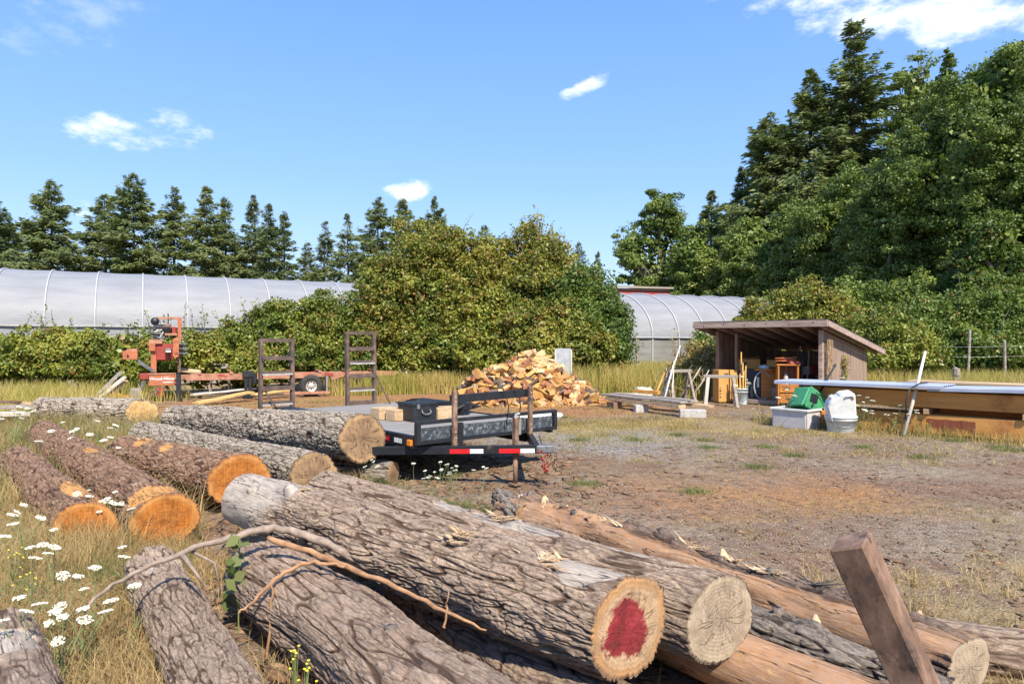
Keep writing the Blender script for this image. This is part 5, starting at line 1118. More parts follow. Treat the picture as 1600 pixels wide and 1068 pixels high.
for k_ in range(7): a_ = BS(1440+rr.uniform(0, 30)); MB().box((a_, -.1815, .04-k_*.004), (.008, .003, rr.uniform(.06, .16))).build('drip_stain', M['drip'], lb)
beam('second low timber beam lying behind the stained one', .6, BL, .45, .22, .36, .38)
beam('upper orange timber beam resting above the dark gap', .35, BL+.3, .05, .70, .36, .32)
beam('upper rear timber beam under the metal sheets', .2, BL+.3, .46, .70, .38, .32)
for i, s in enumerate((1.0, 2.8, 4.4)):
    t = thing('spacer', 'wood spacer between the beam layers, ' + ('nearest the shed' if i == 0 else 'by the leaning pole' if i == 1 else 'nearest the right frame edge'), 'spacer', BA+bd*s+bn*.22+Vector((0, 0, .475)), brz, 'spacers between the beams')
    MB().box((0, 0, 0), (.1, .9, .12)).build('strip', M['shedwood'], t, bev=.005); MB().box((0, -.452, 0), (.09, .004, .1)).build('end_grain', M['block'], t)



def sheet(label, s0, s1, o0, o1, z0, z1, mt, nm='metal_sheet', rib=True):
    a = BA+bd*s0; t = thing(nm, label, 'sheet', a, brz, None); L = s1-s0; mb = MB(); n = 24; vs = []; 
    for i in range(n+1):
        y = o0+(o1-o0)*i/n; zz = z0+(.022 if rib and i % 4 in (1, 2) else 0)
        for xx, dz in ((0, 0), (L, z1-z0)):
            for e in (0, .006): vs.append((xx, y, zz+dz+e))
    fs = []
    for i in range(n):
        k = 4*i; q = 4*(i+1); fs += [(k, q, q+2, k+2), (k+1, k+3, q+3, q+1), (k, k+1, q+1, q), (k+2, q+2, q+3, k+3)]
    fs += [(0, 2, 3, 1), (4*n, 4*n+1, 4*n+3, 4*n+2)]; mb._add([Vector(v) for v in vs], fs); mb.build('panel', M[mt], t)
    MB().bar((0, o0-.01, z0-.02), (L, o0-.01, z1-.02), .012, .06).build('edge_fold', M[mt], t); return t
sheet('pale blue grey metal sheet lying over the shed end of the beams', -.2, 3.15, -.42, .5, .955, .985, 'tin')
sheet('second blue grey metal sheet overlapping the first toward the right edge', 2.85, BL+.6, -.34, .6, .935, 1.0, 'tin')
beam('pale tan plank on top of the stack beyond the metal sheets', 2.2, BL+.3, .95, 1.0, .5, .06, 'board', 'plank', None, 'plank')
beam('third timber beam row supporting the pale tan plank', 2.3, BL+.2, 1.0, .48, .5, .92)
a = P(1412, 668, 13.4); a.z = 0.02; b_ = P(1446, 550, 13.9)
t = thing('pole', 'bleached pole leaning on the metal sheets in front of the beams', 'pole', a, 0); MB().tube([(0, 0, 0), (b_-a)*.5+Vector((.015, 0, 0)), b_-a], [.036, .032, .026], 9).build('shaft', M['bone'], t, True); MB().tube([b_-a, (b_-a)*1.005], [.024, .012], 8).build('tip', M['bone'], t)
t = thing('bent_rod', 'curved black rod hooked over the metal sheet beside the bleached pole', 'rod', P(1415, 655, 13.3), 0)
MB().tube([P(*q)-P(1415, 655, 13.3) for q in ((1415, 655, 13.3), (1416, 625, 13.3), (1422, 608, 13.35), (1436, 600, 13.5), (1450, 598, 13.8))], .014, 7).build('shaft', M['black'], t, True); MB().ring((0, 0, 0), (0, 1, 0), .03, .01, 12, 6).build('eye', M['black'], t)

# ================================================================== firewood pile
PC = Vector((gx(826, 21.2), 21.2, 0)); PRX, PRY, PH = 2.25, 1.7, 1.62
wmat = [mat('split_wood_'+n_, st, 7, (.3, 2, 2), .8, .35, .006) for n_, st in (('orange', [(.3, (.36, .17, .05)), (.7, (.50, .28, .10))]), ('pale', [(.3, (.44, .30, .14)), (.7, (.56, .43, .24))]), ('red', [(.3, (.24, .09, .04)), (.7, (.36, .16, .07))]), ('gold', [(.3, (.38, .20, .05)), (.7, (.48, .29, .09))]))]
barkm = mat('firewood_bark', [(.3, (.06, .04, .03)), (.7, (.19, .13, .10))], 12, (.3, 1, 1), .9, .8, .01)
protos = []
rr = random.Random(5)
for k in range(12):
    L = rr.uniform(.32, .50); r_ = rr.uniform(.09, .18); a0 = rr.uniform(.9, 2.0); n = 5
    arc = [(r_*math.cos(a0*i/n-a0/2), r_*math.sin(a0*i/n-a0/2)) for i in range(n+1)]; poly = [(-r_*rr.uniform(0, .3), 0)]+arc
    mb = MB(); m_ = len(poly); vs = []
    for xx in (-L/2, -L/6, L/6, L/2):
        tw = rr.uniform(-.12, .12)
        for (u, v) in poly: vs.append(Vector((xx+rr.uniform(-.012, .012), (u-r_*.5)*math.cos(tw)-v*math.sin(tw)+rr.uniform(-.006, .006), (u-r_*.5)*math.sin(tw)+v*math.cos(tw))))
    mb._add(vs, [tuple(range(m_)), tuple(3*m_+j for j in range(m_-1, -1, -1))]+[(i*m_+j, (i+1)*m_+j, (i+1)*m_+(j+1) % m_, i*m_+(j+1) % m_) for i in range(3) for j in range(m_)])
    me_o = mb.build('firewood_piece', [wmat[k % 4], barkm], None)
    if k % 3:
        for p_ in me_o.data.polygons:
            c = p_.center
            if len(p_.vertices) == 4 and (c.y+r_*.5) > r_*.78*.9: p_.material_index = 1
    protos.append(me_o)
def pile_h(x, y):
    q = (x/PRX)**2+(y/PRY)**2; s = max(0, 1-q)**.8; return PH*.80*s*(1-.35*max(0, x/PRX))*(1+.10*math.sin(x*3+1)+.08*math.sin(y*4+x*2))
cnt = 0; tries = 0; used = []
extra_v = []
while cnt < 300 and tries < 6000:
    tries += 1; x = rr.uniform(-PRX*1.02, PRX*1.02); y = rr.uniform(-PRY*1.05, PRY*.35)
    if (x/PRX)**2+(y/PRY)**2 > 1.02: continue
    z = pile_h(x, y)
    if any((x-u[0])**2+(y-u[1])**2+(z-u[2])**2 < .0185 for u in used): continue
    used.append((x, y, z)); pr_ = protos[rr.randrange(12)]
    o = pr_ if not pr_.get('label') else pr_.copy()
    if o is not pr_: C.objects.link(o)
    if cnt < 12 or 1: hue = ('orange', 'pale', 'reddish', 'golden')[protos.index(pr_) % 4]
    tag(o, hue+' split firewood piece in the '+('top' if z > .85 else 'middle' if z > .4 else 'bottom')+' '+('left' if x < -.8 else 'right' if x > .8 else 'centre')+' of the big pile', 'firewood', 'split firewood heaped in the pile')
    o.location = PC+Vector((x, y, z+.03)); o.rotation_euler = (rr.uniform(0, 6.3), rr.gauss(0, .38), rr.uniform(0, 6.3)); s = rr.uniform(.8, 1.15); o.scale = (s, s, s); cnt += 1
for pr_ in protos:
    if not pr_.get('label'): bpy.data.objects.remove(pr_)
# the rest of the heap under the surface pieces
mb = MB(); n = 40; vs = []; 
for i in range(n+1):
    for j in range(n+1):
        x = (i/n*2-1)*PRX*1.02; y = (j/n*2-1)*PRY*1.02; vs.append(PC+Vector((x, y, max(-.02, pile_h(x, y)-.12+.05*rr.random()))))
mb._add(vs, [(i*(n+1)+j, (i+1)*(n+1)+j, (i+1)*(n+1)+j+1, i*(n+1)+j+1) for i in range(n) for j in range(n)])
for _ in range(420):
    x = rr.uniform(-PRX*1.12, PRX*1.12); y = rr.uniform(-PRY*1.15, PRY*1.05)
    if (x/PRX)**2+(y/PRY)**2 > 1.3: continue
    mb.box(PC+Vector((x, y, pile_h(x, y)+.0)), (rr.uniform(.12, .36), rr.uniform(.04, .11), rr.uniform(.03, .09)), (rr.gauss(0, .5), rr.gauss(0, .5), rr.uniform(0, 3)))
o = mb.build('firewood_heap', [wmat[0]], None); tag(o, 'splinters and smaller wood filling the inside of the firewood pile', 'firewood'); kind(o, 'stuff')
t = thing('grey_panel', 'grey metal panel standing behind the top right of the firewood pile', 'panel', (gx(880, 22.2), 22.2, 0), R(6))
MB().box((0, 0, .85), (.50, .05, 1.58)).build('sheet', M['greypaint'], t, bev=.005)
for s in (-1, 1): MB().bar((s*.26, -.03, 0), (s*.26, -.03, 1.60), .05, .04, up=(0, 1, 0)).build('frame_edge', M['bone'], t)

# ================================================================== trailer
TA = Vector((-1.19, 8.6, 0)); TBv = Vector((.63, 10.16, 0)); tu = (TBv-TA).normalized(); TW = (TBv-TA).length
trz = math.atan2(tu.y, tu.x)      # local x: across the trailer front, local y: back along it
TLn = 4.5
tr = thing('flatbed_trailer', 'black flatbed trailer with two upright loading ramps, standing in the yard', 'trailer', TA, trz)
ZD = .63
mb = MB()
for i in range(14):
    x0 = .06+i*(TW-.12)/14; mb.box((x0+(TW-.12)/28, TLn/2+.06, ZD), ((TW-.12)/14-.008, TLn-.1, .04))
mb.build('deck', M['deck'], tr)
for x in (0, TW): MB().bar((x, .06, ZD-.05), (x, TLn, ZD-.05), .06, .16).build('side_beam', M['black'], tr, bev=.004)
MB().bar((0, TLn, ZD-.06), (TW, TLn, ZD-.06), .08, .14).build('rear_beam', M['black'], tr)
def FX(px):
    k = (px-800)/F; return (k*TA.y-TA.x)/(tu.x-k*tu.y)
# front rail: top and bottom channel with a speckled panel between
MB().bar((-.03, 0, .825), (TW+.03, 0, .825), .06, .045).build('top_rail', M['black'], tr, bev=.004)
MB().bar((-.03, 0, .575), (TW+.03, 0, .575), .07, .05).build('bottom_rail', M['black'], tr, bev=.004)
MB().box((TW/2, .025, .675), (TW-.06, .02, .16)).build('front_panel', M['texpanel'], tr)
for x in (0, TW): MB().box((x, 0, .70), (.06, .064, .21)).build('corner_post', M['black'], tr)
MB().box((FX(716), -.03, .66), (.09, .05, .26)).build('upright', M['black'], tr); MB().box((FX(818)-.14, -.02, .66), (.12, .04, .24)).build('upright', M['deck'], tr)
for x in (FX(706), FX(824)):
    q = MB().box((x, -.06, .86), (.065, .05, .72)).build('stake_post', M['rustpost'], tr, bev=.004)
    for z in (.60, .68, 1.07, 1.13): MB().tube([(x, -.086, z), (x, -.092, z)], .012, 7).build('bolt', M['galv'], q)
MB().bar((FX(703), .0, 1.10), (FX(824), -.0, 1.12), .03, .11).build('upper_rail', M['black'], tr, bev=.004)
# frame and tongue below
CX, CY = TW/2+.02, 0
cp = Vector((.345, 8.62, 0))-TA; cpl = Vector((cp.dot(tu), cp.dot(Vector((-tu.y, tu.x, 0))), 0))
MB().bar((-.35, .65, .44), (cpl.x, cpl.y, .50), .07, .105).build('tongue_rail', M['black'], tr, bev=.004)
MB().bar((TW-.1, .5, .47), (cpl.x, cpl.y+.05, .50), .07, .12).build('tongue_rail', M['black'], tr, bev=.004)
mdir = Vector((cpl.x+.35, cpl.y-.65, .06)); mdir.normalize(); mn = Vector((mdir.y, -mdir.x, 0)).normalized()
def tape(s, ln, mt):
    a = Vector((-.35, .65, .425))+mdir*s+mn*.037; q = MB().bar(a, a+mdir*ln, .004, .055).build('reflective_tape', M[mt], tr); return q
tl = (Vector((cpl.x, cpl.y, .5))-Vector((-.35, .65, .44))).length
for s, ln, mt in ((tl*.49, .26, 'tape_red'), (tl*.49+.262, .17, 'tape_white'), (tl*.80-.06, .27, 'tape_red'), (tl*.80+.212, .18, 'tape_white')): tape(s, ln, mt)
for y, ln, mt in ((.75, .2, 'tape_red'), (.42, .18, 'tape_white'), (1.8, .2, 'tape_red'), (2.5, .18, 'tape_white')): MB().box((-.033, y, ZD-.06), (.004, ln, .06)).build('reflective_tape', M[mt], tr)
MB().box((-.04, .12, ZD-.06), (.04, .1, .08)).build('marker_light', M['amber'], tr, bev=.01)
for x in (.45, TW-.45): MB().bar((x, .1, .47), (x, TLn-.1, .47), .07, .14).build('frame_beam', M['black'], tr)
for y in (.6, 1.6, 2.6, 3.6): MB().bar((.1, y, .50), (TW-.1, y, .50), .05, .07).build('cross_member', M['black'], tr)
# jack
jk = Vector((.045, 8.72, 0))-TA; jl = Vector((jk.dot(tu), jk.dot(Vector((-tu.y, tu.x, 0))), 0))
j_ = MB().tube([jl+Vector((0, 0, .36)), jl+Vector((0, 0, .88))], .042, 4).build('jack', M['rustpost'], tr)
MB().tube([jl+Vector((0, 0, .06)), jl+Vector((0, 0, .37))], .032, 10).build('jack_leg', M['rustpost'], j_, True)
MB().box(jl+Vector((0, 0, .04)), (.14, .14, .02)).build('foot', M['rustpost'], j_)
MB().tube([jl+Vector((0, 0, .88)), jl+Vector((0, 0, .92)), jl+Vector((.08, .02, .93))], .016, 7).build('crank', M['galv'], j_)
# coupler, winch, chains
MB().box(cpl+Vector((.06, -.03, .50)), (.22, .12, .10), (0, 0, -.6)).build('coupler', M['steel'], tr, bev=.015)
MB().tube([cpl+Vector((.05, 0, .54)), cpl+Vector((.0, 0, .68))], .012, 7).build('lever', M['steel'], tr)
for k, (dx, mt, ln) in enumerate(((-.06, 'red', 9), (.10, 'rustpost', 10))):
    for i in range(ln):
        u = i/(ln-1); q = cpl+Vector((dx+.05*math.sin(u*3), -.08, .48-.22*math.sin(u*PI)-.06*u)); q.x += u*.10
        MB().ring(q, (1, 0, 0) if i % 2 else (0, 1, .5), .024, .009, 10, 5).build('chain_link', M[mt], tr)
MB().tube([cpl+Vector((.12+.09*math.cos(a), -.08, .33+.15*math.sin(a))) for a in np.linspace(0, 2*PI, 22)], .006, 5).build('cable_loop', M['drystem'], tr, True)
for k in (0, 1): MB().tube([(1.42+.22*k, -.05, .70), (1.42+.22*k, -.1, .95), (1.38+.24*k, -.08, 1.15), (1.30+.2*k, -.02, 1.28), (1.2+.2*k, .05, 1.22)], .009, 6).build('wire', M['black'], tr, True)
# fenders and wheels
for sx in (-.14, TW+.14):
    for y in (3.0, 3.75):
        w_ = thing_parent = MB().ring((sx, y, .34), (1, 0, 0), .25, .09, 32, 12).build('wheel', M['rubber'], tr, True)
        MB().lathe([(.01, -.05), (.17, -.05), (.19, -.02), (.19, .03), (.16, .04), (.06, .02), (.05, .06), (.01, .06)], 22, (sx, y, .34), (0, PI/2, 0)).build('rim', M['galv'], w_, True)
    pts = [(2.3, .50), (2.55, .69), (2.8, .75), (3.95, .75), (4.2, .69), (4.42, .50)]; mb = MB(); vs = []
    for (y, z) in pts:
        for dx in (-.13, .13):
            for dz in (0, .012): vs.append((sx+dx, y, z+dz))
    fs = []
    for i in range(len(pts)-1): k = 4*i; q = k+4; fs += [(k, q, q+2, k+2), (k+1, k+3, q+3, q+1), (k, k+1, q+1, q), (k+2, q+2, q+3, k+3)]
    mb._add([Vector(v) for v in vs], fs+[(0, 2, 3, 1), (4*5, 4*5+1, 4*5+3, 4*5+2)]); mb.build('fender', M['black'], tr)
# loading ramps standing at the back
for (x0, x1, zb, zt, ln_) in ((-.30, .28, .42, 1.88, .03), (1.36, 1.93, .60, 2.02, 0)):
    rp = MB(); yb = TLn+.04; rp.bar((x0, yb, zb), (x0+ln_, yb+.04, zt), .06, .08, up=(0, 1, 0)); ro = rp.build('loading_ramp', M['rampblack'], tr, bev=.003)
    MB().bar((x1, yb, zb), (x1+ln_*.2, yb+.04, zt), .06, .08, up=(0, 1, 0)).build('side_rail', M['rampblack'], ro)
    MB().bar((x0-.04+ln_, yb+.04, zt), (x1+.05, yb+.04, zt), .06, .06).build('top_bar', M['rampblack'], ro)
    for k in range(5):
        z = zb+.10+k*(zt-zb)/5.5+.0; MB().bar((x0+.02, yb+.01, z), (x1-.02, yb+.01, z), .07, .045).build('rung', M['rampblack'], ro)
        MB().bar((x0+.02, yb-.05, z-.035), (x1-.02, yb-.05, z-.035), .02, .03).build('rung_lip', M['galv'] if k % 2 else M['rampblack'], ro)
    sx_ = x1+.02 if x0 > 0 else x0+.06; MB().bar((sx_, yb, zb+.62), (sx_+.22, yb-.28, .55), .025, .025).build('stay', M['rampblack'], ro)
def TL(x, y, z=0): c, s = math.cos(trz), math.sin(trz); return Vector((TA.x+x*c-y*s, TA.y+x*s+y*c, z))
ZT = ZD+.022
def ondeck(px, y): D = (CH-ZT)*F/(y-H0); return Vector((gx(px, D), D, ZT))
t = thing('tool_box', 'black metal tool box with a carrying handle on the trailer deck', 'tool box', ondeck(652, 657), trz)
MB().box((0, 0, .12), (.42, .44, .24)).build('body', M['black'], t, bev=.008); MB().box((0, 0, .258), (.44, .46, .045)).build('lid', M['black'], t, bev=.008)
MB().tube([(-.06, -.222, .18), (-.07, -.25, .14), (-.03, -.255, .11), (.05, -.255, .11), (.09, -.25, .14), (.08, -.222, .18)], .012, 8).build('handle', M['steel'], t, True)
MB().box((-.13, -.232, .23), (.05, .015, .07)).build('latch', M['steel'], t)
for (x, y, s, lab, rz) in ((622, 657, (.30, .24, .17), 'squared pale wood block on the trailer left of the tool box', .1), (600, 655, (.34, .26, .18), 'longer wood block at the left trailer edge behind the star cracked log', .05), (686, 655, (.22, .2, .17), 'small wood block behind the tool box', .15), (699, 652, (.22, .22, .17), 'small orange wood block right of the tool box', -.1)):
    t = thing('wood_block', lab, 'wood block', ondeck(x, y), trz+rz, 'wood blocks on the trailer'); MB().box((0, 0, s[2]/2), s).build('body', M['block'], t, bev=.008)
    MB().box((s[0]/2+.002, 0, s[2]/2), (.004, s[1]-.02, s[2]-.02)).build('end_grain', M['board'], t)
q_ = P(658, 632, 11.4); r_ = P(736, 634, 11.2)-q_; t = thing('metal_channel', 'black steel channel lying on the trailer deck behind the tool box', 'channel', (q_.x, q_.y, ZT))
MB().bar((0, 0, .17), (r_.x, r_.y, .15), .16, .10).build('web', M['black'], t); MB().bar((.1, .02, .055), (r_.x-.1, r_.y, .055), .12, .11).build('support', M['black'], t)
t = thing('strap', 'folded black strap bundle on the trailer behind the upper rail', 'strap', ondeck(722, 648), trz+.2)
for i in range(5): MB().bar((-.5+.1*i, -.1+.05*i, .02+.03*i), (.5-.08*i, .05+.02*i, .10+.02*i), .07, .02).build('fold', M['black'], t)
MB().tube([(-.3, -.1, .1), (0, -.15, .2), (.3, 0, .12)], .02, 6).build('loop', M['rubber'], t)
t = thing('wood_slab', 'flat pale slab of wood lying beyond the front rail of the trailer', 'slab', (gx(836, 14.6), 14.6, .22), R(8))
mb = MB(); mb.lathe([(.02, 0), (.50, .0), (.54, .05), (.50, .11), (.02, .12)], 16); sl_ = mb.build('slab', M['whiteplastic'], t, bev=.01)
for v in sl_.data.vertices: v.co.x *= 1.15; v.co.y *= .5
MB().box((0, 0, -.12), (.6, .3, .22)).build('support', M['block'], t)

# ================================================================== sawmill
ML = Vector((-11.6, 21.5, 0)); mang = math.atan2(3.5, 7.66)
mill = thing('portable_sawmill', 'orange portable band sawmill on a long wheeled bed frame', 'sawmill', ML, mang)
def MX(px, yo=0):
    k = (px-800)/F; c, s = math.cos(mang), math.sin(mang); return (k*(ML.y+yo*c)-ML.x+yo*s)/(c-k*s)
def MZ(y, X_=.6): return CH-(y-H0)/F*(ML.y+X_*math.sin(mang))
def mbox(nm, p0, p1, q0, q1, y0, y1, mt, par=None, bev=.006, X_=None):
    a, b_ = MX(p0), MX(p1); xm = X_ if X_ is not None else (a+b_)/2; z1, z0 = MZ(q0, xm), MZ(q1, xm)
    return MB().box(((a+b_)/2, (y0+y1)/2, (z0+z1)/2), (abs(b_-a), abs(y1-y0), abs(z1-z0))).build(nm, M[mt], par or mill, bev=bev)
# bed: two long rails with cross bunks
Le = MX(626)
for y in (-.02, .72): MB().bar((.3, y, .72), (Le, y, .71), .10, .15).build('bed_rail', M['orange_faded'], mill, bev=.004)
MB().bar((1.2, -.12, .66), (5.0, -.12, .66), .06, .10).build('lower_rail', M['orange_faded'], mill, bev=.004)
for i in range(7): MB().bar((1.6+i*.95, -.1, .83), (1.6+i*.95, .82, .83), .10, .07).build('bunk', M['orange_faded'], mill, bev=.004)
for i, x in enumerate((2.3, 3.3, 4.4, 5.0, 5.7, 6.2)): MB().box((x, -.10, .72), (.28, .08, .12), (0, .2*((-1)**i), 0)).build('log_clamp', M['orange' if i % 2 else 'red'], mill, bev=.01)
pn = mbox('sign_panel', 233.5, 274, 584, 602, -.36, -.30, 'orange')
mbox('panel_edge', 232, 275.5, 583, 585.2, -.38, -.28, 'orange_faded')
fc = bpy.data.curves.new('lettering', 'FONT'); fc.body = 'Wood-Mizer'; fc.size = .135; fc.extrude = .003; fc.align_x = 'CENTER'; fc.align_y = 'CENTER'; fc.offset = .003
tmp = bpy.data.objects.new('lettering', fc); C.objects.link(tmp); dg = bpy.context.evaluated_depsgraph_get(); me = bpy.data.meshes.new_from_object(tmp.evaluated_get(dg)); bpy.data.objects.remove(tmp)
lt = fin(me, M['whiteplastic'], 'lettering', pn); lt.rotation_euler = (PI/2, 0, 0); lt.location = ((MX(236)+MX(272))/2, -.366, MZ(591.5, .6))
MB().box(((MX(255)+MX(271))/2, -.366, MZ(597, .6)), (.3, .004, .03)).build('underline', M['whiteplastic'], pn)
# legs (outriggers)
for px, yb, ww in ((279.5, 627, 7), (383, 622, 5), (389, 624, 5)):
    x = MX(px); MB().box((x, -.42, .42), (ww/F*ML.y, .12, .84)).build('outrigger_leg', M['black'], mill, bev=.006)
    MB().box((x, -.42, .02), (ww/F*ML.y*1.6, .24, .03)).build('foot', M['black'], mill)
MB().box((MX(386), -.42, .80), (.34, .2, .22)).build('leg_bracket', M['black'], mill, bev=.02)
MB().tube([(MX(396), -.46, .5), (MX(396), -.46, .82)], .08, 10).build('leg_spring', M['black'], mill)
MB().box((MX(628), -.06, .45), (.09, .14, .88)).build('end_leg', M['black'], mill); MB().box((MX(633), -.08, .72), (.07, .16, .2)).build('tail_light', M['whiteplastic'], mill, bev=.01)
for px in (470, 482): MB().bar((MX(px), -.05, .66), (MX(px)-.12, -.05, .12), .07, .06).build('support_leg', M['black'], mill)
MB().box((MX(560), -.1, .42), (.1, .12, .6)).build('end_leg', M['black'], mill); MB().box((MX(560)+.1, -.14, .12), (.4, .16, .06)).build('foot', M['galv'], mill)
MB().bar((MX(515), -.3, .58), (MX(534), -.3, .70), .08, .1).build('fender_bracket', M['orange_faded'], mill)
# wheel
wx = MX(486, -.5); wz = .36
wh = MB().ring((wx, -.5, wz), (0, 1, 0), .27, .115, 40, 14).build('wheel', M['rubber'], mill, True)
MB().lathe([(.01, -.06), (.055, -.07), (.07, -.02), (.15, -.02), (.175, -.07), (.21, -.07), (.215, .06), (.01, .06)], 28, (wx, -.5, wz), (-PI/2, 0, 0)).build('rim', M['galv'], wh, True)
for i in range(8):
    a = 2*PI*i/8; MB().tube([(wx+.12*math.cos(a), -.53, wz+.12*math.sin(a)), (wx+.12*math.cos(a), -.52+.0, wz+.12*math.sin(a))], .022, 8).build('rim_hole', M['black'], wh)
MB().box((wx+.50, -.5, .42), (.05, .3, .55)).build('mud_flap', M['deck'], mill); MB().bar((wx-.9, -.62, .14), (wx+.6, -.62, .14), .09, .09).build('step_bar', M['orange_faded'], mill)
# head
hd = MB().box(((MX(243)+MX(271))/2, .18, (MZ(538)+MZ(564))/2), (MX(271)-MX(243), .5, MZ(538)-MZ(564))).build('saw_head', M['red'], mill, bev=.03)
mbox('mast', 235.5, 244.5, 531, 583, -.05, .08, 'orange'); mbox('mast', 277.3, 282.3, 560, 583, -.05, .08, 'rustpost')
mbox('engine_platform', 232.5, 254, 531.5, 538, -.15, .5, 'orange_faded', hd); mbox('side_box', 232.8, 243, 537, 549, -.16, .05, 'orange', hd)
mbox('frame_bar', 244, 283, 496, 499.5, 0, .08, 'orange_faded'); mbox('frame_upright', 277.5, 283.6, 497, 530, -.02, .1, 'orange'); mbox('frame_upright', 277.5, 282.5, 530, 562, -.02, .1, 'orange_faded')
mb = MB(); x0, x1 = MX(270.5), MX(280); z0, z1 = MZ(560), MZ(528); xc = (x0+x1)/2; rr_ = (x1-x0)/2
mb.box((xc, -.08, (z0+z1)/2), (x1-x0, .5, (z1-z0)-.16)); mb.tube([(xc, -.33, z1-.10), (xc, .17, z1-.10)], rr_*1.02, 20); mb.tube([(xc, -.33, z0+.10), (xc, .17, z0+.10)], rr_*1.02, 20); mb.build('blade_guard', M['orange'], hd, bev=.006)
e0 = Vector((MX(249), .12, MZ(520)))
en = MB().box(e0, (.36, .42, .5)).build('engine', M['black'], mill, bev=.05)
for i in range(6): MB().box(e0+Vector((-.02, -.01, -.2+.075*i)), (.42, .48, .02)).build('cooling_fin', M['steel'], en)
MB().lathe([(.03, -.1), (.13, -.1), (.14, -.06), (.14, .06), (.1, .1), (.03, .1)], 18, e0+Vector((.22, -.2, .10)), (PI/2, 0, 0)).build('flywheel', M['black'], en, True)
MB().lathe([(.02, -.09), (.12, -.09), (.125, .08), (.02, .1)], 16, Vector((MX(242), .05, MZ(503))), (PI/2, .3, 0)).build('air_filter', M['black'], en, True)
MB().tube([(MX(242), .05, MZ(508)), (MX(247), .08, MZ(514))], .04, 8).build('intake_pipe', M['steel'], en)
rr = random.Random(12)
for i in range(12):
    q = e0+Vector((rr.uniform(-.2, .24), -.24, rr.uniform(-.26, .16))); MB().tube([q, q+Vector((rr.uniform(-.12, .12), -.04, rr.uniform(-.1, .1))), q+Vector((rr.uniform(-.16, .16), 0, rr.uniform(-.12, .12)))], rr.uniform(.012, .026), 7).build('hose', M['steel' if i % 3 else 'galv'], en)
MB().tube([(MX(262.5), .05, MZ(525)), (MX(262.5), .05, MZ(491))], .018, 7).build('exhaust_pipe', M['black'], en)
MB().box((MX(269.5), .1, MZ(517)), (.22, .2, .24)).build('fuel_tank', M['red'], mill, bev=.03)
MB().lathe([(.02, -.06), (.11, -.06), (.11, .06), (.02, .06)], 16, Vector((MX(261), -.12, MZ(512))), (PI/2, 0, 0)).build('pulley', M['rustpost'], en, True)
mbox('belt_cover', 258, 277, 521.5, 525, -.2, .1, 'orange_faded', hd)
mbox('control_unit', 258, 268, 545, 552, -.3, -.1, 'steel', hd, .02); MB().tube([(MX(260), -.34, MZ(550)), (MX(267), -.34, MZ(550))], .03, 8).build('blade_guide', M['galv'], hd)
for i in range(6): MB().box((MX(287), -.05, MZ(538+3.6*i)), (.26-.03*(i % 2), .3, .035)).build('guide_fin', M['black' if i % 2 else 'steel'], mill)
MB().box((MX(284.5), 0, MZ(547)), (.06, .2, .45)).build('fin_mount', M['black'], mill)
# operator box on its arm
ob = mbox('control_box', 193, 216, 549, 562, -.3, .1, 'orange'); mb = MB(); xa, xb = MX(192), MX(215.5); mb.prism([(xa, MZ(553)), (xa+.14, MZ(545.5)), (xb-.02, MZ(545.5)), (xb, MZ(549.5)), (xa+.1, MZ(549.5))], -.28, .08); mb.build('control_hood', M['orange_faded'], ob)
MB().tube([(MX(201), -.31, MZ(555.5)), (MX(201), -.34, MZ(555.5))], .03, 8).build('knob', M['black'], ob)
MB().bar((MX(214), -.1, MZ(563)), (MX(241), -.02, MZ(581)), .07, .1).build('control_arm', M['steel'], mill)
MB().bar((MX(228), -.1, MZ(590)), (MX(214), -.25, MZ(618)), .08, .10).build('hitch_arm', M['steel'], mill)
MB().box((MX(226), -.1, MZ(588)), (.26, .2, .2)).build('hitch_block', M['red'], mill, bev=.02)
mb = MB(); mb.prism([(MX(246), .42), (MX(258), .42), (MX(255), .12), (MX(249), .12)], -.3, -.24); mb.build('plough_plate', M['red'], mill)
MB().bar((MX(232), -.28, .12), (MX(248), -.28, .36), .08, .1).build('hitch_arm', M['rustpost'], mill)

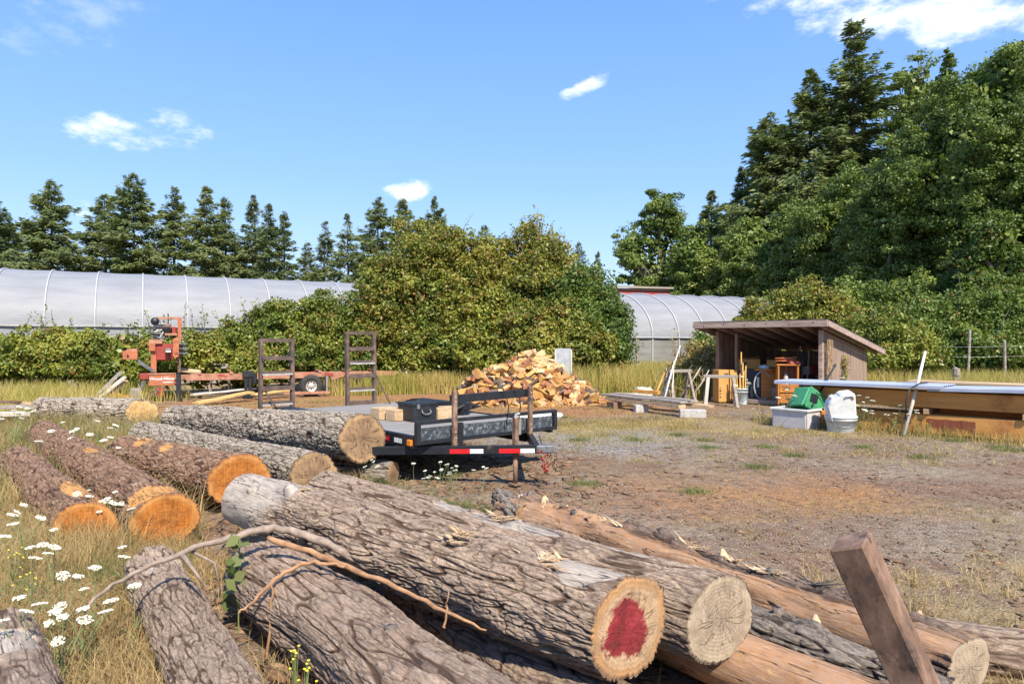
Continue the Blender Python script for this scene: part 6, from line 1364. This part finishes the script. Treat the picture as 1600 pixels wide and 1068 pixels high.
# boards and off-cuts around the sawmill
gP = lambda px, D, z: (gx(px, D), D, z)
pileboards([('grey board leaning steeply on the off-cut heap at the mill', gP(140, 20.0, .10), gP(190, 20.7, .95), .16, .05, 'boardgrey'),
            ('second leaning grey board just right of the steepest', gP(146, 19.9, .08), gP(195, 20.6, .80), .14, .05, 'bone'),
            ('yellow board leaning under the two grey ones', gP(152, 20.0, .05), gP(197, 20.8, .68), .15, .05, 'board'),
            ('long golden board on the ground beneath the sawmill', gP(305, 19.9, .06), gP(392, 21.5, .28), .34, .05, 'boardgold'),
            ('thin pale board on the ground behind the golden one', gP(300, 21.2, .22), gP(398, 22.8, .30), .22, .04, 'bone'),
            ('golden board end past the middle leg of the sawmill', gP(395, 21.9, .16), gP(450, 22.9, .24), .3, .05, 'boardgold')], 'boards lying around the sawmill')
for i, (px, D, z, s, rt, mt, lab) in enumerate([(176, 20.8, .25, (.4, .3, .5), (.1, .2, .3), 'block', 'upright reddish off-cut behind the leaning boards'), (168, 20.3, .12, (.3, .25, .22), (.2, .1, .7), 'beam', 'small orange off-cut at the foot of the leaning boards'),
    (190, 20.6, .16, (.5, .26, .22), (0, .3, .2), 'beam', 'orange off-cut slab between the boards and the mill'), (212, 20.9, .22, (.34, .3, .42), (.1, 0, .3), 'deck', 'grey wood block by the hitch of the mill'), (202, 20.4, .08, (.5, .2, .14), (0, 0, .4), 'board', 'thin off-cut lying before the grey block'),
    (131, 20.5, .14, (.28, .26, .24), (.3, .5, .3), 'bone', 'pale rounded chunk left of the leaning boards'), (297, 22.4, .90, (.7, .3, .13), (0, .12, .3), 'board', 'curved pale slab resting on the mill bed beside the head')]):
    t = thing('off_cut', lab, 'off-cut', gP(px, D, z), 0, 'wood off-cuts by the sawmill', rt); MB().box((0, 0, 0), s, taper=.85).build('body', M[mt], t, bev=.02); MB().box((s[0]*.46, 0, 0), (.02, s[1]*.7, s[2]*.7)).build('end_grain', M['board'], t)
pileboards([('top grey board of the small heap behind the mill bed', gP(328, 23.6, 1.20), gP(353, 23.9, 1.16), .3, .05, 'boardgrey'),
            ('grey board under the top one behind the mill bed', gP(331, 23.5, 1.10), gP(357, 23.8, 1.06), .28, .05, 'bone'),
            ('short crosswise board in the small heap behind the mill bed', gP(349, 23.4, .96), gP(361, 24.2, 1.12), .2, .05, 'boardgrey')], 'boards on the heap behind the mill bed')
t = thing('trestle', 'hidden wooden trestle carrying the small board heap behind the mill', 'trestle', gP(343, 23.7, 0), 0)
MB().box((0, 0, .96), (.7, .3, .08)).build('top', M['boardgrey'], t)
for s in (-1, 1): MB().bar((s*.3, 0, .92), (s*.34, .05, 0), .08, .08).build('leg', M['boardgrey'], t)
pileboards([('dark board on top of the board heap at the left frame edge', gP(-20, 14.6, .58), gP(28, 15.3, .50), .22, .06, 'shedwood'),
            ('pale board in the board heap at the left frame edge', gP(-25, 14.4, .46), gP(46, 15.0, .44), .24, .07, 'boardgrey'),
            ('wide weathered board lowest in the heap at the left edge', gP(-20, 14.1, .36), gP(44, 14.6, .32), .34, .08, 'bone'),
            ('dark timber under the board heap at the left edge', gP(0, 14.5, .18), gP(52, 14.9, .16), .26, .24, 'shedwood'),
            ('short golden board end behind the heap at the left edge', gP(25, 15.4, .48), gP(50, 15.6, .44), .2, .06, 'board')], 'boards heaped at the left edge')

# stones by the far log
rr = random.Random(31)
for i, (px, y, s, mt) in enumerate(((150, 664, .16, 'stone'), (163, 659, .13, 'concrete'), (176, 663, .15, 'knot_dark'), (187, 660, .12, 'stone'), (197, 665, .15, 'knot_dark'), (140, 668, .12, 'stone'), (182, 672, .10, 'concrete'), (205, 671, .11, 'stone'))):
    D = F*CH/(y+6-H0); bm_ = bmesh.new(); bmesh.ops.create_icosphere(bm_, subdivisions=3, radius=s)
    for v in bm_.verts: n_ = float(vnoise(np.array([v.co[:]])/s*1.1+i*7, 8)[0]); v.co *= 1+.22*n_; v.co.z *= .8
    me = bpy.data.meshes.new('rock'); bm_.to_mesh(me); bm_.free(); o = fin(me, M[mt], 'rock', None, True); o.location = (gx(px, D), D, s*.55)
    tag(o, 'rounded field stone lying beside the pale orange ended log', 'rock', 'stones by the far left log')

# ================================================================== foreground post
a = P(1328, 845, 2.15); dr = Vector((.44, -.05, -1)).normalized()
t = thing('rusty_post', 'leaning rusty square post in the near right foreground', 'post', a+dr*1.42, 0)
bt = -dr*1.42
pm_ = MB(); q_ = (-dr).to_track_quat('Z', 'Y').to_matrix(); h_ = .054; vs = []
for u in (-.05, .45, .9, 1.3, 1.42):
    for k in range(4): al = PI/4+PI/2*k-.62; vs.append((-dr)*u+q_ @ Vector((h_*1.414*math.cos(al), h_*1.414*math.sin(al), 0)))
pm_._add(vs, [(3, 2, 1, 0), (16, 17, 18, 19)]+[(i*4+k, i*4+(k+1) % 4, (i+1)*4+(k+1) % 4, (i+1)*4+k) for i in range(4) for k in range(4)])
pm_.build('shaft', M['rustpost'], t, bev=.006)
MB().tube([(-dr)*.9+q_ @ Vector((.05, -.06, 0)), (-dr)*.9+q_ @ Vector((.055, -.068, 0))], .012, 10).build('bolt', M['steel'], t)

# ================================================================== wild plants
def umbel(parent_head, rr, c, r_, tilt):
    mb = MB(); q = Euler((tilt[0], tilt[1], 0)).to_matrix(); n = int(70*(r_/.04))
    for i in range(n):
        a = rr.uniform(0, 2*PI); d = r_*math.sqrt(rr.random()); p_ = c+q @ Vector((d*math.cos(a), d*math.sin(a), .006-d*d*2.5+rr.uniform(0, .006))); s = rr.uniform(.0035, .006)
        mb._add([p_+q @ Vector((s*math.cos(a2), s*math.sin(a2), 0)) for a2 in (0, 1.05, 2.1, 3.14, 4.19, 5.24)]+[p_+q @ Vector((0, 0, .006))], [(k, (k+1) % 6, 6) for k in range(6)]+[(5, 4, 3, 2, 1, 0)])
    return mb
def wild_carrot(seed, h, heads):
    rr = random.Random(seed); t = thing('wild_carrot', '', 'wildflower', (0, 0, 0), 0, 'white flowered weeds'); st = MB()
    for k in range(heads):
        a = rr.uniform(0, 2*PI); top = Vector((math.cos(a)*h*.28*(k > 0)*rr.uniform(.5, 1.2), math.sin(a)*h*.28*(k > 0)*rr.uniform(.5, 1.2), h*(1 if k == 0 else rr.uniform(.72, .98)))); base = Vector((0, 0, 0 if k == 0 else h*.35))
        st.tube([base, base.lerp(top, .55)+Vector((0, 0, .02)), top], [.0035, .003, .002], 5, False)
        r_ = rr.uniform(.024, .042); hd_ = umbel(None, rr, top+Vector((0, 0, .012)), r_, (rr.uniform(-.4, .15), rr.uniform(-.3, .3))); hd_.build('flower_head', M['flower'], t)
        for i in range(7): a = 2*PI*i/7; st.tube([top-Vector((0, 0, .015)), top+Vector((math.cos(a)*r_*.7, math.sin(a)*r_*.7, .008))], .0012, 3, False)
    for i in range(5):
        a = rr.uniform(0, 2*PI); z = h*rr.uniform(.1, .6); st.tube([(0, 0, z), (math.cos(a)*.06, math.sin(a)*.06, z+.05), (math.cos(a)*.10, math.sin(a)*.10, z+.04)], [.003, .002, .001], 4, False)
    st.build('stem', M['stem'], t); return t
wc_p = [wild_carrot(900+k, .42, (1, 2, 3, 4)[k % 4]) for k in range(6)]; first = [True]*6; CAR = []
def put_carrot(px, py, D, lab, k, s=None):
    top = P(px, py, D); h = max(.16, top.z)/.42
    o = wc_p[k] if first[k] else copy_tree(wc_p[k]); first[k] = False
    hs = s or 1; o.location = (top.x, D, 0); o.scale = (hs, hs, h); o.rotation_euler = (0, 0, px*1.7); o['label'] = lab; CAR.append((lab, px, o))
LW = 'white lacy wildflower in the dry weeds at the lower left'
for i, (px, py, D) in enumerate([(20, 826, 4.6), (48, 862, 4.3), (84, 834, 4.7), (36, 795, 5.2), (75, 872, 4.2), (98, 905, 3.9), (148, 893, 4.1), (192, 860, 4.6), (131, 927, 3.8), (98, 970, 3.5), (85, 963, 3.55),
                                  (40, 962, 3.5), (210, 920, 4.0), (130, 956, 3.7), (180, 773, 6.2), (168, 783, 6.1), (205, 800, 5.6), (120, 776, 6), (8, 845, 4.4), (30, 940, 3.7)]):
    put_carrot(px, py, D, LW, i % 6, 1.0)
for i, (px, py, D) in enumerate([(30, 640, 11), (42, 642, 11), (98, 664, 10), (120, 674, 9.5), (152, 661, 11), (180, 668, 10), (60, 693, 8.8), (172, 687, 9), (185, 703, 8.6), (22, 646, 10.6), (135, 770, 6.8)]):
    put_carrot(px, py, D, 'white lacy wildflower between the logs at the upper left', i % 6, 1.3)
for i, (px, py, D) in enumerate([(646, 727, 8.1), (688, 725, 8.0), (700, 728, 8.15), (706, 734, 8.05), (713, 731, 8.1), (672, 746, 7.9), (740, 737, 8.0), (755, 732, 8.1), (679, 740, 7.95), (581, 722, 8.0), (664, 738, 8.0)]):
    put_carrot(px, py, D, 'small white wildflower in the shade under the trailer', i % 6, .7)
for i, (px, py, D) in enumerate([(1343, 621, 14.3), (1356, 624, 14.2), (1349, 631, 14.1), (1340, 636, 14.2), (1406, 636, 13.8), (1433, 647, 13.4), (1432, 643, 13.6), (1363, 644, 13.8), (1230, 612, 15), (1233, 600, 15.4), (1177, 640, 16), (1192, 642, 16.2), (1317, 594, 16.6), (1399, 648, 13.8), (1160, 592, 17)]):
    put_carrot(px, py, D, 'white wildflower among the weeds by the bins and beams', i % 6, 1.4)
def yellow_weed(px, py, D, h, lab, n=9):
    rr = random.Random(px); t = thing('yellow_weed', lab, 'wildflower', (gx(px, D), D, 0), 0, 'yellow flowered weeds'); st = MB(); fl = MB()
    for i in range(n):
        a = rr.uniform(0, 2*PI); top = Vector((math.cos(a)*h*.3*rr.random(), math.sin(a)*h*.3*rr.random(), h*rr.uniform(.6, 1))); st.tube([(0, 0, 0), top*.6+Vector((0, 0, .02)), top], [.003, .002, .0015], 4, False); fl.lathe([(.002, 0), (.007, .003), (.008, .007), (.003, .010)], 7, top)
    st.build('stem', M['stem'], t); fl.build('flowers', M['yflower'], t)
for px, py, D, h, lab in ((40, 838, 4.5, .34, 'yellow weed beside the white flowers at the left edge'), (20, 818, 4.9, .36, 'yellow weed highest at the left frame edge'), (1400, 652, 13.7, .34, 'yellow weed below the leaning pole'), (1372, 655, 13.9, .3, 'yellow weed left of the leaning pole'), (1450, 668, 13.3, .3, 'yellow weed at the foot of the stained beam'),
                            (462, 1035, 3.5, .3, 'yellow green weed by the thick front log'), (478, 1045, 3.45, .22, 'smaller yellow green weed right beside the front log')): yellow_weed(px, py, D, h, lab)
t = thing('broad_leaf_weed', 'bright green broad leaved weed in the gap left of the thick brown log', 'weed', (gx(372, 4.3), 4.3, 0))
cc = np.stack([rg.normal(size=26)*.05, rg.normal(size=26)*.05, rg.uniform(.15, .62, 26)], 1); v, f = leafquads(cc, cc*0+np.array([.3, -.8, .4]), .09, rg, .7); fast('leaves', v, f, M['greengrass'], t); MB().tube([(0, 0, 0), (.01, 0, .62)], .005, 5).build('stem', M['stem'], t)

ORD = ['first', 'second', 'third', 'fourth', 'fifth', 'sixth', 'seventh', 'eighth', 'ninth', 'tenth', 'eleventh', 'twelfth', 'thirteenth', 'fourteenth', 'fifteenth', 'sixteenth', 'seventeenth', 'eighteenth', 'nineteenth', 'twentieth', 'twenty-first', 'twenty-second', 'twenty-third', 'twenty-fourth']
for lab in sorted(set(c[0] for c in CAR)):
    for i, c in enumerate(sorted([c for c in CAR if c[0] == lab], key=lambda c: c[1])): c[2]['label'] = lab+', '+ORD[i]+' from the left'
